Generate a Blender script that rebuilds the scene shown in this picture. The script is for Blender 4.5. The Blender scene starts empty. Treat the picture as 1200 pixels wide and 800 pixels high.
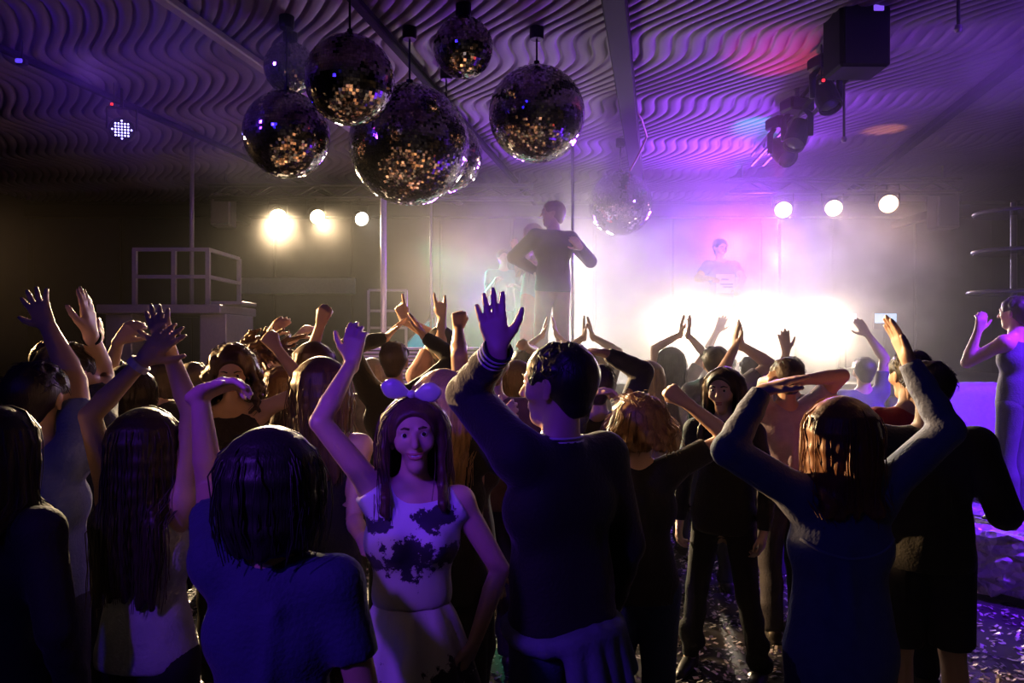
import bpy, math, random
import numpy as np
from math import sin, cos, pi, radians

scene = bpy.context.scene
COL = scene.collection

# ------------------------------------------------------------------ camera
EYE = 1.82
cam_data = bpy.data.cameras.new('camera')
cam_data.sensor_width = 36.0
cam_data.lens = 27.0
cam_data.clip_end = 100
cam = bpy.data.objects.new('camera', cam_data)
COL.objects.link(cam)
cam.location = (0, 0, EYE)
cam.rotation_euler = (radians(90), 0, 0)
scene.camera = cam

# ------------------------------------------------------------------ view, world
vs = scene.view_settings
vs.view_transform = 'Standard'
vs.look = 'None'
vs.gamma = 1.0
vs.use_curve_mapping = False
vs.exposure = -0.42
world = bpy.data.worlds.new('night')
scene.world = world
world.use_nodes = True
bg = world.node_tree.nodes['Background']
bg.inputs[0].default_value = (0.03, 0.02, 0.25, 1)
bg.inputs[1].default_value = 0.004
scene.cycles.max_bounces = 5
scene.cycles.diffuse_bounces = 1
scene.cycles.glossy_bounces = 3
scene.cycles.transmission_bounces = 4
scene.cycles.volume_bounces = 0
scene.cycles.volume_step_rate = 1.0
scene.cycles.volume_max_steps = 256
scene.cycles.sample_clamp_indirect = 4.0


def at(px, py, d):
    """point at distance d in front of the viewing place"""
    return np.array([(px - 600.0) * d / 900.0, d, EYE - (py - 400.0) * d / 900.0])


def aim_rot(direction):
    from mathutils import Vector
    return Vector(direction).to_track_quat('-Z', 'Y').to_euler()


def spot(name, loc, target, color, watts, angle, blend=0.5, size=0.1, parent=None):
    ld = bpy.data.lights.new(name, 'SPOT')
    ld.color = color
    ld.energy = watts
    ld.spot_size = radians(angle)
    ld.spot_blend = blend
    ld.shadow_soft_size = size
    o = bpy.data.objects.new(name, ld)
    COL.objects.link(o)
    if parent is not None:
        o.parent = parent
        pl = np.array(parent.location)
    else:
        pl = np.zeros(3)
    o.location = tuple(np.array(loc) - pl)
    o.rotation_euler = aim_rot(np.array(target, float) - np.array(loc, float))
    return o


# ------------------------------------------------------------------ the club's lights
# blue led floods hung behind the viewing place, over the rear of the dance floor
spot('rear_blue_flood', (-3.2, -2.5, 3.9), (0.5, 5.0, 1.2), (0.045, 0.02, 1.0), 95, 95, 0.8, 0.3)
spot('rear_violet_spot', (-2.6, -1.2, 3.7), (-0.33, 2.5, 0.92), (0.24, 0.05, 1.0), 430, 20, 0.8, 0.08)
spot('rear_blue_spot', (-1.4, -1.4, 3.7), (-0.40, 2.25, 1.88), (0.11, 0.015, 1.0), 480, 17, 0.6, 0.08)
# violet washers on the stage turned up to the ceiling
spot('ceiling_washer', (3.2, 11.0, 3.1), (1.4, 7.6, 4.2), (0.34, 0.06, 1.0), 2200, 100, 0.9, 0.3)
spot('ceiling_washer', (-.6, 11.6, 2.4), (0.6, 7.0, 4.2), (0.38, 0.08, 1.0), 600, 80, 0.9, 0.3)
# violet light over the lounge on the right, blue beams in the upper corners
spot('lounge_wash', (5.2, 3.9, 3.9), (4.0, 5.9, 0.4), (0.16, 0.015, 1.0), 4500, 54, 0.6, 0.15)
# spots added before the DJ booth to whiten the smoke, thrown at the room
for bx_ in (1.95, 2.7, 3.45):
    spot('blinder', (bx_, 8.78, 1.98), (bx_ - .5, 4.0, 1.35), (1.0, 0.80, 0.60), 1000, 72, 0.9, 0.12)
spot('added_smoke_backlight', (4.3, 12.6, 3.3), (3.9, 7.5, 2.1), (0.88, 0.66, 1.0), 1300, 40, 0.9, 0.2)  # unseen spots added behind the smoke to brighten its plume
spot('added_smoke_backlight', (0.9, 12.6, 3.3), (0.8, 7.5, 2.1), (1.0, 0.86, 0.76), 1500, 44, 0.9, 0.2)
# unseen warm spot added far left to put rims of light on the heads
spot('added_side_warm', (-6.9, 7.6, 3.0), (1.1, 3.5, 1.15), (1.0, 0.58, 0.24), 12000, 29, 0.8, 0.15)
# blue and violet beams along the ceiling in both upper corners
spot('corner_blue', (-4.6, 3.4, 4.0), (-2.0, 6.2, 3.85), (0.12, 0.02, 1.0), 420, 50, 0.8, 0.08)
spot('corner_violet', (4.7, 3.4, 4.0), (3.4, 5.6, 3.95), (0.22, 0.04, 1.0), 600, 60, 0.8, 0.08)
# stage front lights
spot('stage_front_warm', (-1.2, 5.9, 4.0), (0.3, 8.3, 2.2), (1.0, 0.26, 0.18), 400, 30, 0.5, 0.1)
spot('stage_front_violet', (1.4, 6.4, 4.05), (2.75, 9.95, 2.7), (0.75, 0.12, 1.0), 2000, 9, 0.5, 0.1)
spot('added_smoke_backlight', (0.9, 11.8, 1.75), (0.6, 7.5, 2.3), (1.0, 0.88, 0.75), 900, 70, 0.9, 0.2)  # another added spot at the back, lighting the smoke round the performer
spot('stage_green', (-1.5, 11.9, 3.4), (-0.35, 9.6, 2.2), (0.1, 0.8, 0.45), 2400, 34, 0.7, 0.1)


# ------------------------------------------------------------------ materials
MATS = {}


def nodes_of(name):
    m = bpy.data.materials.new(name)
    m.use_nodes = True
    nt = m.node_tree
    return m, nt, nt.nodes['Principled BSDF'], nt.links


def mat(name, color, rough=0.6, metal=0.0, var=0.15, scale=30.0, bump=0.0, bscale=200.0,
        spec=0.5, sheen=0.0, aniso=0.0):
    key = (name, tuple(round(c, 4) for c in color), rough, metal)
    if key in MATS:
        return MATS[key]
    m, nt, p, L = nodes_of(name)
    tc = nt.nodes.new('ShaderNodeTexCoord')
    n = nt.nodes.new('ShaderNodeTexNoise')
    n.inputs['Scale'].default_value = scale
    n.inputs['Detail'].default_value = 3
    L.new(tc.outputs['Object'], n.inputs['Vector'])
    mx = nt.nodes.new('ShaderNodeMix')
    mx.data_type = 'RGBA'
    c = list(color) + [1]
    mx.inputs[6].default_value = [max(0, v * (1 - var)) for v in c[:3]] + [1]
    mx.inputs[7].default_value = [min(1, v * (1 + var)) for v in c[:3]] + [1]
    L.new(n.outputs['Fac'], mx.inputs[0])
    L.new(mx.outputs[2], p.inputs['Base Color'])
    p.inputs['Roughness'].default_value = rough
    p.inputs['Metallic'].default_value = metal
    p.inputs['Specular IOR Level'].default_value = spec
    if sheen:
        p.inputs['Sheen Weight'].default_value = sheen
    if bump:
        n2 = nt.nodes.new('ShaderNodeTexNoise')
        n2.inputs['Scale'].default_value = bscale
        L.new(tc.outputs['Object'], n2.inputs['Vector'])
        b = nt.nodes.new('ShaderNodeBump')
        b.inputs['Strength'].default_value = bump
        b.inputs['Distance'].default_value = 0.01
        L.new(n2.outputs['Fac'], b.inputs['Height'])
        L.new(b.outputs['Normal'], p.inputs['Normal'])
    MATS[key] = m
    return m


def glow(name, color, strength):
    key = (name, color, strength)
    if key in MATS:
        return MATS[key]
    m, nt, p, L = nodes_of(name)
    p.inputs['Base Color'].default_value = (0.02, 0.02, 0.02, 1)
    p.inputs['Emission Color'].default_value = (*color, 1)
    p.inputs['Emission Strength'].default_value = strength
    MATS[key] = m
    return m


# ------------------------------------------------------------------ mesh helpers
class MB:
    """collects simple shapes into one mesh"""

    def __init__(self):
        self.v = []
        self.f = []

    def add(self, vs_, fs_):
        b = len(self.v)
        self.v.extend([tuple(map(float, q)) for q in vs_])
        self.f.extend([tuple(i + b for i in f) for f in fs_])

    def box(self, c, s, rz=0.0, bevel=0.0):
        hx, hy, hz = s[0] / 2, s[1] / 2, s[2] / 2
        b = min(bevel, hx * .9, hy * .9, hz * .9)
        ca, sa = cos(rz), sin(rz)

        def put(p):
            return (c[0] + p[0] * ca - p[1] * sa, c[1] + p[0] * sa + p[1] * ca, c[2] + p[2])
        if b <= 0:
            pts = [(-hx, -hy, -hz), (hx, -hy, -hz), (hx, hy, -hz), (-hx, hy, -hz),
                   (-hx, -hy, hz), (hx, -hy, hz), (hx, hy, hz), (-hx, hy, hz)]
            self.add([put(p) for p in pts], [(0, 3, 2, 1), (4, 5, 6, 7), (0, 1, 5, 4), (1, 2, 6, 5), (2, 3, 7, 6), (3, 0, 4, 7)])
            return
        rings = []
        for z, ins in ((-hz, b), (-hz + b, 0), (hz - b, 0), (hz, b)):
            x, y = hx - ins, hy - ins
            q = b * (1 if ins == 0 else .4)
            rings.append([(-x + q, -y, z), (x - q, -y, z), (x, -y + q, z), (x, y - q, z), (x - q, y, z), (-x + q, y, z), (-x, y - q, z), (-x, -y + q, z)])
        pts = [put(p) for r in rings for p in r]
        fs_ = []
        for r in range(3):
            for i in range(8):
                j = (i + 1) % 8
                fs_.append((r * 8 + i, r * 8 + j, r * 8 + 8 + j, r * 8 + 8 + i))
        fs_.append(tuple(range(7, -1, -1)))
        fs_.append(tuple(range(24, 32)))
        self.add(pts, fs_)

    def tube(self, pts, radii, n=8, closed=True):
        pts = [np.array(p, float) for p in pts]
        if not hasattr(radii, '__len__'):
            radii = [radii] * len(pts)
        m = len(pts)
        V = []
        prev = None
        for i, p in enumerate(pts):
            t = pts[min(i + 1, m - 1)] - pts[max(i - 1, 0)]
            t = t / (np.linalg.norm(t) + 1e-9)
            if prev is None:
                a = np.array([0, 0, 1.0]) if abs(t[2]) < .9 else np.array([1.0, 0, 0])
                u = np.cross(t, a)
            else:
                u = prev - t * np.dot(prev, t)
            u /= np.linalg.norm(u) + 1e-9
            prev = u
            w = np.cross(t, u)
            for k in range(n):
                an = 2 * pi * k / n
                V.append(p + radii[i] * (cos(an) * u + sin(an) * w))
        F = []
        for i in range(m - 1):
            for k in range(n):
                k2 = (k + 1) % n
                F.append((i * n + k, i * n + k2, (i + 1) * n + k2, (i + 1) * n + k))
        if closed:
            F.append(tuple(range(n - 1, -1, -1)))
            F.append(tuple((m - 1) * n + k for k in range(n)))
        self.add(V, F)

    def lathe(self, c, prof, n=24, axis=(0, 0, 1), caps=True):
        """prof: (radius, height along axis)"""
        ax = np.array(axis, float)
        ax /= np.linalg.norm(ax)
        a = np.array([0, 0, 1.0]) if abs(ax[2]) < .9 else np.array([1.0, 0, 0])
        u = np.cross(a, ax)
        u /= np.linalg.norm(u)
        w = np.cross(ax, u)
        c = np.array(c, float)
        V = []
        for r, h in prof:
            for k in range(n):
                an = 2 * pi * k / n
                V.append(c + ax * h + r * (cos(an) * u + sin(an) * w))
        F = []
        for i in range(len(prof) - 1):
            for k in range(n):
                k2 = (k + 1) % n
                F.append((i * n + k, i * n + k2, (i + 1) * n + k2, (i + 1) * n + k))
        if caps:
            F.append(tuple(range(n - 1, -1, -1)))
            F.append(tuple((len(prof) - 1) * n + k for k in range(n)))
        self.add(V, F)

    def build(self, name, material, parent=None, loc=None, smooth=False):
        V = np.array(self.v, float)
        off = np.zeros(3)
        if parent is not None:
            off = world_loc(parent)
        elif loc is not None:
            off = np.array(loc, float)
        me = bpy.data.meshes.new(name)
        me.from_pydata([tuple(q) for q in (V - off)], [], self.f)
        if smooth:
            me.polygons.foreach_set('use_smooth', [True] * len(me.polygons))
        me.update()
        me.materials.append(material)
        o = bpy.data.objects.new(name, me)
        COL.objects.link(o)
        if parent is not None:
            o.parent = parent
        else:
            o.location = tuple(off)
        return o


def world_loc(o):
    l = np.array(o.location, float)
    while o.parent is not None:
        o = o.parent
        l = l + np.array(o.location, float)
    return l


def thing(name, loc, label, cat, group=None):
    o = bpy.data.objects.new(name, None)
    o.empty_display_size = 0.1
    COL.objects.link(o)
    o.location = tuple(map(float, loc))
    o['label'] = label
    o['category'] = cat
    if group:
        o['group'] = group
    return o


def structure(o):
    o['kind'] = 'structure'
    return o

# ------------------------------------------------------------------ the room
CEIL = 4.2
XL, XR, YB, YF = -8.2, 8.6, 13.0, -5.0


def room():
    m_floor, nt, p, L = nodes_of('dark_glossy_floor')
    tc = nt.nodes.new('ShaderNodeTexCoord')
    n = nt.nodes.new('ShaderNodeTexNoise')
    n.inputs['Scale'].default_value = 3.5
    n.inputs['Detail'].default_value = 6
    L.new(tc.outputs['Object'], n.inputs['Vector'])
    r = nt.nodes.new('ShaderNodeMapRange')
    r.inputs['To Min'].default_value = 0.16
    r.inputs['To Max'].default_value = 0.42
    L.new(n.outputs['Fac'], r.inputs['Value'])
    L.new(r.outputs['Result'], p.inputs['Roughness'])
    p.inputs['Base Color'].default_value = (0.03, 0.028, 0.03, 1)
    b = MB()
    b.box(((XL + XR) / 2, (YB + YF) / 2, -0.05), (XR - XL + .4, YB - YF + .4, 0.1))
    structure(b.build('floor', m_floor))
    dark = mat('black_painted_wall', (0.012, 0.011, 0.014), 0.85, var=.3, scale=4, bump=.2, bscale=40)
    b = MB(); b.box((XL - .1, (YB + YF) / 2, CEIL / 2 + .1), (.2, YB - YF, CEIL + .2)); structure(b.build('wall_left', dark))
    b = MB(); b.box((XR + .1, (YB + YF) / 2, CEIL / 2 + .1), (.2, YB - YF, CEIL + .2)); structure(b.build('wall_right', dark))
    b = MB(); b.box(((XL + XR) / 2, YF - .1, CEIL / 2 + .1), (XR - XL, .2, CEIL + .2)); structure(b.build('wall_front', dark))
    wb = MB(); wb.box(((XL + XR) / 2, YB + .1, CEIL / 2 + .1), (XR - XL, .2, CEIL + .2))
    back = structure(wb.build('wall_back', mat('dark_back_wall', (0.012, 0.011, 0.012), 0.85, var=.3, scale=3)))
    # plain panels of the back wall, each with its own edge
    pm = mat('dark_wall_panel', (0.016, 0.014, 0.015), 0.8, var=.35, scale=6)
    x = XL + .1
    i = 0
    widths = [1.5, 1.2, 1.4, 1.3]
    while x < XR - 1.6:
        w = widths[i % 4]
        q = MB()
        q.box((x + w / 2, YB - .015 - .01 * (i % 3), 2.05), (w - .03, .03, 3.9), bevel=.01)
        q.build('wall_panel', pm, back)
        x += w
        i += 1
    # greenish serving hatch band low on the left of the back wall
    q = MB()
    c = at(350, 335, 12.85)
    q.box(c, (1.9, .12, .28), bevel=.02)
    structure(q.build('trim_1', mat('pale_green_band', (0.16, 0.2, 0.15), 0.6)))

    # corrugated ceiling: wavy lapped strips between the beams
    ceiling = MB()
    ceiling.box(((XL + XR) / 2, (YB + YF) / 2, CEIL + .1), (XR - XL, YB - YF, .06))
    ceil = structure(ceiling.build('ceiling', mat('ceiling_deck', (0.1, 0.09, 0.11), 0.9)))
    cm = mat('lilac_ceiling_sheet', (0.17, 0.12, 0.21), 0.75, var=.1, scale=2.5)
    S = 0.125
    us = []
    prof = [(0.0, .022), (0.10, -.004), (0.26, -.012), (0.55, -.014), (0.80, -.009), (0.92, .002)]
    u0, u1 = XL + .35 * 1.5 - 1, XR + .35 * 13 + 1
    nstrip = int((u1 - u0) / S)
    for k in range(nstrip):
        for f, z in prof:
            us.append((u0 + (k + f) * S, z))
    us = np.array(us)
    vv = np.arange(1.5, YB + .01, 0.1)
    vv[-1] = YB - .02
    U, V = np.meshgrid(us[:, 0], vv, indexing='ij')
    Z = np.repeat(us[:, 1][:, None], len(vv), 1)
    ph = 2 * pi * V / 1.65 + .4 * U
    wav = 0.125 * np.sin(ph) + 0.02 * np.sin(2 * ph + .8) + .05 * np.sin(ph * .31 + 1.0)
    X = U - 0.33 * V + wav
    nu, nv = X.shape
    P = np.stack([X, V, CEIL + Z], -1).reshape(-1, 3)
    I = np.arange(nu * nv).reshape(nu, nv)
    Q = np.stack([I[:-1, :-1], I[:-1, 1:], I[1:, 1:], I[1:, :-1]], -1).reshape(-1, 4)
    C = P[Q].mean(1)
    ok = (C[:, 0] > XL + .05) & (C[:, 0] < XR - .05)
    Q, C = Q[ok], C[ok]
    # beams run away from the viewer, turned a little to the right
    bx = [-4.0, -2.06, 1.0 - .0, 3.0]            # x at y = 6.5
    sl = 0.19
    beams_x6 = [-3.95, -2.1, -0.83, 0.93, 4.15]
    bay = np.zeros(len(Q), int)
    for x6 in beams_x6:
        bay += (C[:, 0] > x6 + sl * (C[:, 1] - 6.4)).astype(int)
    for k in range(len(beams_x6) + 1):
        q = Q[bay == k]
        if len(q) == 0:
            continue
        used = np.unique(q)
        remap = np.zeros(len(P), int)
        remap[used] = np.arange(len(used))
        o = np_mesh('ceiling_sheet', P[used], remap[q], cm, smooth=True)
        o.parent = ceil
    # the beams themselves
    steel = mat('dark_roof_beam', (0.009, 0.008, 0.01), 0.8, spec=.1)
    pale = mat('pink_lit_roof_strap', (0.4, 0.33, 0.36), 0.5)  # pinkish light on this one beam is put into its colour
    for i, (x6, w, h, mm) in enumerate([(-3.95, .06, .05, steel), (-2.1, .09, .06, pale), (-.83, .07, .06, steel), (.93, .16, .14, steel), (4.15, .1, .08, steel)]):
        q = MB()
        y0, y1 = 1.6, YB - .1
        p0 = np.array([x6 + sl * (y0 - 6.4), y0, CEIL - .05 - h / 2])
        p1 = np.array([x6 + sl * (y1 - 6.4), y1, CEIL - .05 - h / 2])
        rz = math.atan2(p1[1] - p0[1], p1[0] - p0[0])
        q.box((p0 + p1) / 2, (np.linalg.norm(p1 - p0), w, h), rz, bevel=.01)
        structure(q.build('trim_%d' % (i + 2), mm))
    # dark lintel where the ceiling meets the back wall
    q = MB(); q.box(((XL + XR) / 2, YB - .12, CEIL - .2), (XR - XL - .1, .16, .22), bevel=.02)
    structure(q.build('trim_7', steel))


def np_mesh(name, verts, faces, material, parent=None, smooth=False):
    verts = np.asarray(verts, np.float32)
    faces = np.asarray(faces, np.int32)
    off = world_loc(parent) if parent is not None else np.zeros(3)
    me = bpy.data.meshes.new(name)
    nf, k = faces.shape
    me.vertices.add(len(verts))
    me.vertices.foreach_set('co', (verts - off.astype(np.float32)).ravel())
    me.loops.add(nf * k)
    me.loops.foreach_set('vertex_index', faces.ravel())
    me.polygons.add(nf)
    me.polygons.foreach_set('loop_start', np.arange(0, nf * k, k, dtype=np.int32))
    me.polygons.foreach_set('use_smooth', np.full(nf, smooth))
    me.update(calc_edges=True)
    me.materials.append(material)
    o = bpy.data.objects.new(name, me)
    COL.objects.link(o)
    if parent is not None:
        o.parent = parent
    return o


room()


# ------------------------------------------------------------------ haze and smoke
def volume(name, lo, hi, label, builder, cat='haze'):
    lo, hi = np.array(lo, float), np.array(hi, float)
    b = MB()
    c = (lo + hi) / 2
    b.box(c, hi - lo)
    m = bpy.data.materials.new(name)
    m.use_nodes = True
    nt = m.node_tree
    for n in list(nt.nodes):
        nt.nodes.remove(n)
    out = nt.nodes.new('ShaderNodeOutputMaterial')
    vol = nt.nodes.new('ShaderNodeVolumeScatter')
    nt.links.new(vol.outputs[0], out.inputs['Volume'])
    builder(nt, vol, nt.links)
    o = b.build(name, m, loc=c)
    o['kind'] = 'stuff'
    o['label'] = label
    o['category'] = cat
    return o


def vmath(nt, op, a, b=None, c=None):
    n = nt.nodes.new('ShaderNodeMath')
    n.operation = op
    for i, v in enumerate((a, b, c)):
        if v is None:
            continue
        if isinstance(v, (int, float)):
            n.inputs[i].default_value = v
        else:
            nt.links.new(v, n.inputs[i])
    return n.outputs[0]


def smooth01(nt, x, a, b):
    n = nt.nodes.new('ShaderNodeMapRange')
    n.interpolation_type = 'SMOOTHSTEP'
    n.inputs['From Min'].default_value = a
    n.inputs['From Max'].default_value = b
    nt.links.new(x, n.inputs['Value'])
    return n.outputs['Result']


def noise(nt, scale, detail=3, stretch=(1, 1, 1), off=(0, 0, 0)):
    g = nt.nodes.new('ShaderNodeNewGeometry')
    mp = nt.nodes.new('ShaderNodeMapping')
    mp.inputs['Scale'].default_value = stretch
    mp.inputs['Location'].default_value = off
    nt.links.new(g.outputs['Position'], mp.inputs['Vector'])
    n = nt.nodes.new('ShaderNodeTexNoise')
    n.inputs['Scale'].default_value = scale
    n.inputs['Detail'].default_value = detail
    nt.links.new(mp.outputs[0], n.inputs['Vector'])
    return n.outputs['Fac']


def blob(nt, c, r):
    """1 at c falling to 0 on the ellipsoid of radii r"""
    g = nt.nodes.new('ShaderNodeNewGeometry')
    s = nt.nodes.new('ShaderNodeVectorMath'); s.operation = 'SUBTRACT'
    s.inputs[1].default_value = c
    nt.links.new(g.outputs['Position'], s.inputs[0])
    d = nt.nodes.new('ShaderNodeVectorMath'); d.operation = 'DIVIDE'
    d.inputs[1].default_value = r
    nt.links.new(s.outputs[0], d.inputs[0])
    l = nt.nodes.new('ShaderNodeVectorMath'); l.operation = 'LENGTH'
    nt.links.new(d.outputs[0], l.inputs[0])
    return smooth01(nt, l.outputs['Value'], 1.0, 0.15)


def haze_mat(nt, vol, L):
    vol.inputs['Color'].default_value = (1, .98, .97, 1)
    vol.inputs['Anisotropy'].default_value = 0.62
    n = noise(nt, 0.9, 3)
    g = nt.nodes.new('ShaderNodeNewGeometry')
    sx = nt.nodes.new('ShaderNodeSeparateXYZ')
    L.new(g.outputs['Position'], sx.inputs[0])
    ramp = smooth01(nt, sx.outputs['Y'], 3.7, 8.4)
    thin = vmath(nt, 'MULTIPLY_ADD', smooth01(nt, sx.outputs['X'], -1.6, 1.6), .98, .02)
    thin = vmath(nt, 'MULTIPLY', thin, vmath(nt, 'MULTIPLY_ADD', smooth01(nt, sx.outputs['X'], 5.0, 3.0), .88, .12))
    d = vmath(nt, 'MULTIPLY', vmath(nt, 'MULTIPLY', ramp, thin), vmath(nt, 'MULTIPLY_ADD', n, 0.08, 0.006))
    L.new(d, vol.inputs['Density'])


def smoke_mat(nt, vol, L):
    vol.inputs['Color'].default_value = (1, .97, .95, 1)
    vol.inputs['Anisotropy'].default_value = 0.2
    n = noise(nt, 1.5, 4, off=(3, 1, 2))
    puff = smooth01(nt, n, .36, .66)
    s = None
    for c, r, k in (((2.75, 8.5, 2.05), (2.1, 1.0, .85), 1.1), ((3.9, 9.4, 2.6), (2.0, 1.5, 1.4), .9),
                    ((.9, 7.8, 2.5), (2.4, 1.2, 1.7), .5), ((-3.0, 10.2, 3.45), (1.5, 1.0, .9), .09)):  # last puff is added round the left lamps to imitate their glare
        a = vmath(nt, 'MULTIPLY', blob(nt, c, r), k)
        s = a if s is None else vmath(nt, 'ADD', s, a)
    d = vmath(nt, 'MULTIPLY', s, vmath(nt, 'MULTIPLY_ADD', puff, .85, .15))
    L.new(d, vol.inputs['Density'])


volume('stage_haze', (-8.0, 3.7, 0.02), (8.4, 12.7, 4.1), 'thin warm haze hanging over the stage and the far crowd', haze_mat)
volume('stage_smoke', (-4.9, 6.6, 1.0), (6.2, 12.2, 4.05), 'thick white smoke billowing over the DJ booth', smoke_mat, 'smoke')


def corner_mat(c, r, k):
    def f(nt, vol, L):
        vol.inputs['Color'].default_value = (1, 1, 1, 1)
        vol.inputs['Anisotropy'].default_value = 0.1
        n = smooth01(nt, noise(nt, 1.7, 4, (1, 1, 1.4)), .38, .7)
        L.new(vmath(nt, 'MULTIPLY', vmath(nt, 'MULTIPLY', blob(nt, c, r), k), vmath(nt, 'MULTIPLY_ADD', n, .9, .1)), vol.inputs['Density'])
    return f


volume('drifting_smoke', (-4.3, 4.3, 3.0), (-.5, 7.6, 4.14), 'blue-lit wisps of smoke drifting under the left ceiling', corner_mat((-2.4, 6.0, 3.8), (1.9, 1.7, .9), .5), 'smoke')
volume('drifting_smoke', (2.2, 4.0, 3.0), (5.4, 7.0, 4.14), 'violet-lit smoke drifting under the ceiling at the upper right', corner_mat((3.7, 5.6, 3.95), (1.3, 1.4, .8), .45), 'smoke')

# ------------------------------------------------------------------ smooth bodies from distance fields
def N(v):
    v = np.array(v, float)
    return v / (np.linalg.norm(v) + 1e-12)


UP = np.array([0, 0, 1.0])


class Field:
    """round cones blended into one closed skin (surface nets)"""

    def __init__(self):
        self.pr = []

    def cone(self, a, b, ra, rb=None, k=.02, n=None, s=1.0, cap=0, op=0):
        """cap: 1 flat end at b, 2 flat at a, 3 both; n,s squash along n by s; op 1 = carve"""
        self.pr.append((np.array(a, float), np.array(b, float), ra, ra if rb is None else rb, k,
                        None if n is None else N(n), s, cap, op))

    def ball(self, c, r, **kw):
        self.cone(c, np.array(c, float) + 1e-5, r, r, **kw)

    def floor_at(self, p, nrm):
        self.clip = (np.array(p, float), N(nrm))

    clip = None

    def mesh(self, vox):
        lo = np.min([np.minimum(p[0] - p[2], p[1] - p[3]) for p in self.pr if p[8] == 0], 0) - 3 * vox
        hi = np.max([np.maximum(p[0] + p[2], p[1] + p[3]) for p in self.pr if p[8] == 0], 0) + 3 * vox
        dim = np.ceil((hi - lo) / vox).astype(int) + 1
        G = np.full(dim, 0.3, np.float32)
        ax = [(lo[i] + vox * np.arange(dim[i])).astype(np.float32) for i in range(3)]
        for a, b, ra, rb, k, n, s, cap, op in self.pr:
            m = max(k, 2 * vox) + vox
            l = np.minimum(a - ra, b - rb) - m
            h = np.maximum(a + ra, b + rb) + m
            i0 = np.clip(np.floor((l - lo) / vox).astype(int), 0, dim - 1)
            i1 = np.clip(np.ceil((h - lo) / vox).astype(int) + 1, 1, dim)
            if np.any(i1 <= i0):
                continue
            sl = tuple(slice(i0[i], i1[i]) for i in range(3))
            X = ax[0][sl[0]][:, None, None] - np.float32(a[0])
            Y = ax[1][sl[1]][None, :, None] - np.float32(a[1])
            Z = ax[2][sl[2]][None, None, :] - np.float32(a[2])
            ba = (b - a).astype(np.float32)
            L2 = float(ba @ ba) + 1e-12
            t = (X * ba[0] + Y * ba[1] + Z * ba[2]) / L2
            tc = np.clip(t, 0, 1)
            dx, dy, dz = X - tc * ba[0], Y - tc * ba[1], Z - tc * ba[2]
            d2 = dx * dx + dy * dy + dz * dz
            if n is not None:
                q = dx * np.float32(n[0]) + dy * np.float32(n[1]) + dz * np.float32(n[2])
                d2 = d2 + np.float32(1 / (s * s) - 1) * q * q
            d = np.sqrt(d2) - (ra + tc * (rb - ra))
            if cap:
                L = math.sqrt(L2)
                if cap & 1:
                    d = np.maximum(d, (t - 1) * L)
                if cap & 2:
                    d = np.maximum(d, -t * L)
            g = G[sl]
            if op == 1:
                d = -d
                hh = np.maximum(k - np.abs(g - d), 0) / max(k, 1e-6)
                G[sl] = np.maximum(g, d) + hh * hh * (k * .25)
            else:
                hh = np.maximum(k - np.abs(g - d), 0) / max(k, 1e-6)
                G[sl] = np.minimum(g, d) - hh * hh * (k * .25)
        if self.clip is not None:
            p, n = self.clip
            G = np.maximum(G, -((ax[0] - p[0])[:, None, None] * n[0] + (ax[1] - p[1])[None, :, None] * n[1] + (ax[2] - p[2])[None, None, :] * n[2]).astype(np.float32))
        return surface_nets(G, lo, vox)


_CO = np.array([(i, j, k) for i in (0, 1) for j in (0, 1) for k in (0, 1)])
_ED = [(a, b) for a in range(8) for b in range(a + 1, 8) if np.abs(_CO[a] - _CO[b]).sum() == 1]


def surface_nets(G, lo, vox):
    ins = G < 0
    cnt = np.zeros(np.array(G.shape) - 1, np.int8)
    for c in _CO:
        cnt += ins[c[0]:ins.shape[0] - 1 + c[0], c[1]:ins.shape[1] - 1 + c[1], c[2]:ins.shape[2] - 1 + c[2]]
    act = np.argwhere((cnt > 0) & (cnt < 8))
    M = len(act)
    val = np.stack([G[act[:, 0] + c[0], act[:, 1] + c[1], act[:, 2] + c[2]] for c in _CO], 1)
    acc = np.zeros((M, 3), np.float32)
    num = np.zeros(M, np.float32)
    for a, b in _ED:
        va, vb = val[:, a], val[:, b]
        cr = (va < 0) != (vb < 0)
        t = np.where(cr, va / np.where(cr, va - vb, 1), 0).astype(np.float32)
        p = _CO[a] + t[:, None] * (_CO[b] - _CO[a])
        acc += np.where(cr[:, None], p, 0)
        num += cr
    V = lo + vox * (act + acc / num[:, None])
    idx = np.full(cnt.shape, -1, np.int32)
    idx[act[:, 0], act[:, 1], act[:, 2]] = np.arange(M)
    F = []
    for axis in range(3):
        o1, o2 = [(1, 2), (2, 0), (0, 1)][axis]
        s0 = [slice(None)] * 3; s1 = [slice(None)] * 3
        s0[axis] = slice(0, -1); s1[axis] = slice(1, None)
        cr = ins[tuple(s0)] != ins[tuple(s1)]
        e = np.argwhere(cr)
        e = e[(e[:, o1] > 0) & (e[:, o2] > 0) & (e[:, o1] < G.shape[o1] - 1) & (e[:, o2] < G.shape[o2] - 1)]
        if len(e) == 0:
            continue

        def cell(d1, d2):
            q = e.copy()
            q[:, o1] += d1
            q[:, o2] += d2
            return idx[q[:, 0], q[:, 1], q[:, 2]]
        q = np.stack([cell(-1, -1), cell(0, -1), cell(0, 0), cell(-1, 0)], 1)
        flip = ~ins[e[:, 0], e[:, 1], e[:, 2]]
        q[flip] = q[flip][:, ::-1]
        F.append(q)
    F = np.concatenate(F)
    F = F[(F >= 0).all(1)]
    return V, F


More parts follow.
